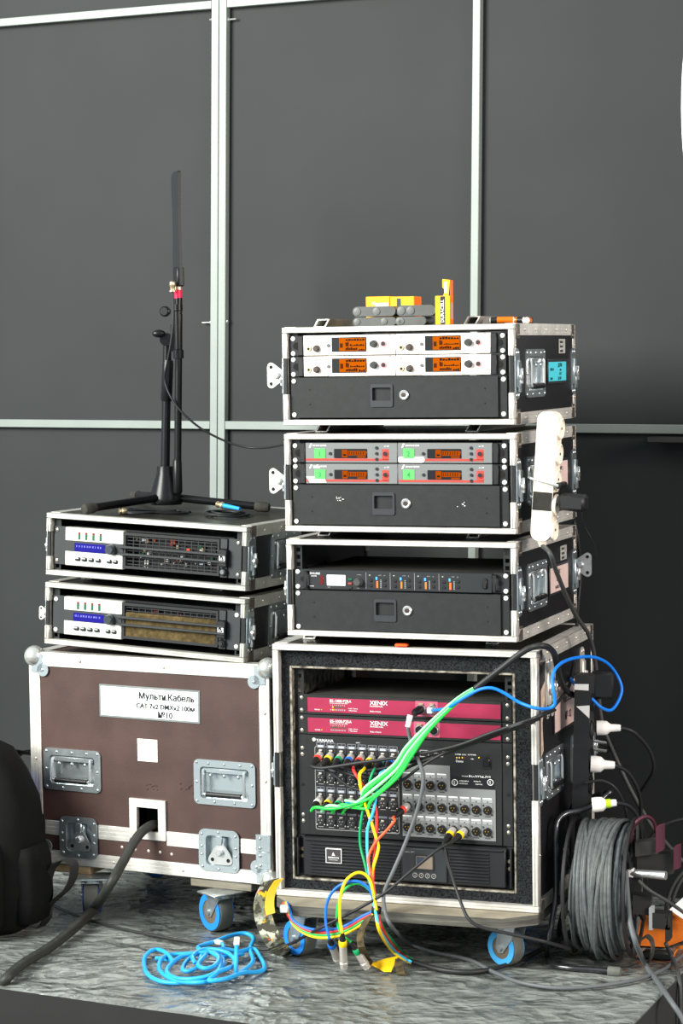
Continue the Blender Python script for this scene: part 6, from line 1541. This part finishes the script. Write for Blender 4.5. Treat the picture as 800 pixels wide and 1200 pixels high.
g = G(); bagbody(g, [(.012, .135, .03, .0, -.105), (.04, .150, .036, 0, -.110), (.14, .150, .038, 0, -.108), (.20, .145, .030, 0, -.102), (.225, .13, .014, 0, -.098)]); g.obj('pocket', BAG, bag, ang=2)
g = G(); bagbody(g, [(.03, .030, .06, .175, -.01), (.08, .034, .066, .178, -.01), (.17, .030, .062, .176, -.008), (.20, .022, .055, .172, -.006)], 20); g.obj('side_pocket', BAG, bag, ang=2)
g = G(); g.ribbon(crv([(-.14, -.128, .205), (-.06, -.140, .212), (.06, -.140, .212), (.14, -.128, .205)], 5), Vector((0, 0, 1)), .006, .003); g.obj('zipper', mat('zip_dark', (52, 52, 50), .5, .3), bag, ang=1)
Ib = bag.matrix_world.inverted()
bpY = FL(60, 1085).y
spx = [(50, 1060, bpY + .02), (54, 1040, bpY), (60, 1020, bpY - .01), (68, 1010, bpY - .02), (78, 1007, bpY - .02), (86, 1012, bpY - .02), (86, 1026, bpY - .02), (80, 1040, bpY - .02), (70, 1050, bpY - .02), (57, 1062, bpY), (56, 1075, bpY), (48, 1086, bpY + .01)]
bpy.context.view_layer.update(); Ib = bag.matrix_world.inverted()
g = G(); g.ribbon([Ib @ p for p in crv([aty(*q) for q in spx], 5)], Ib.to_3x3() @ Vector((.75, .65, .1)), .024, .0022); g.obj('strap', mat('webbing', (30, 30, 29), .7, 0, .2, 200), bag, ang=1)
cable('loose_cable', 'black cord looping behind the backpack beside the trunk', [aty(-10, 882, 5.45), aty(12, 880, 5.45), aty(28, 882, 5.5), aty(42, 884, 5.6)], .005, CAB)
cable('loose_cable', 'grey cord arching behind the backpack beside the trunk', [aty(18, 905, 5.45), aty(20, 890, 5.46), aty(26, 882, 5.5), aty(40, 880, 5.6)], .0052, CABD)
g = G(); g.cbox(-.03, .02, -.02, .02, -.05, .05, .012)
tag(g.obj('blue_bundle', mat('blue_cloth', (24, 66, 170), .6, 0, .2, 30), None, T(*aty(27, 928, 5.40)) @ Matrix.Rotation(-.25, 4, 'Y')), 'small blue bundle showing between the backpack and the trunk', 'bundle')

p0 = tp('c4', 465, 760, H4); g = G(); g.cbox(-.012, .016, -.006, .010, 0, .006, .002)
tag(g.obj('orange_scrap', mat('orange_scrap', (224, 84, 24), .6), None, MC['c4'] @ T(p0[0], max(.012, p0[1]), H4 + .0015)), 'small orange scrap lying on the large case under the third case', 'scrap')
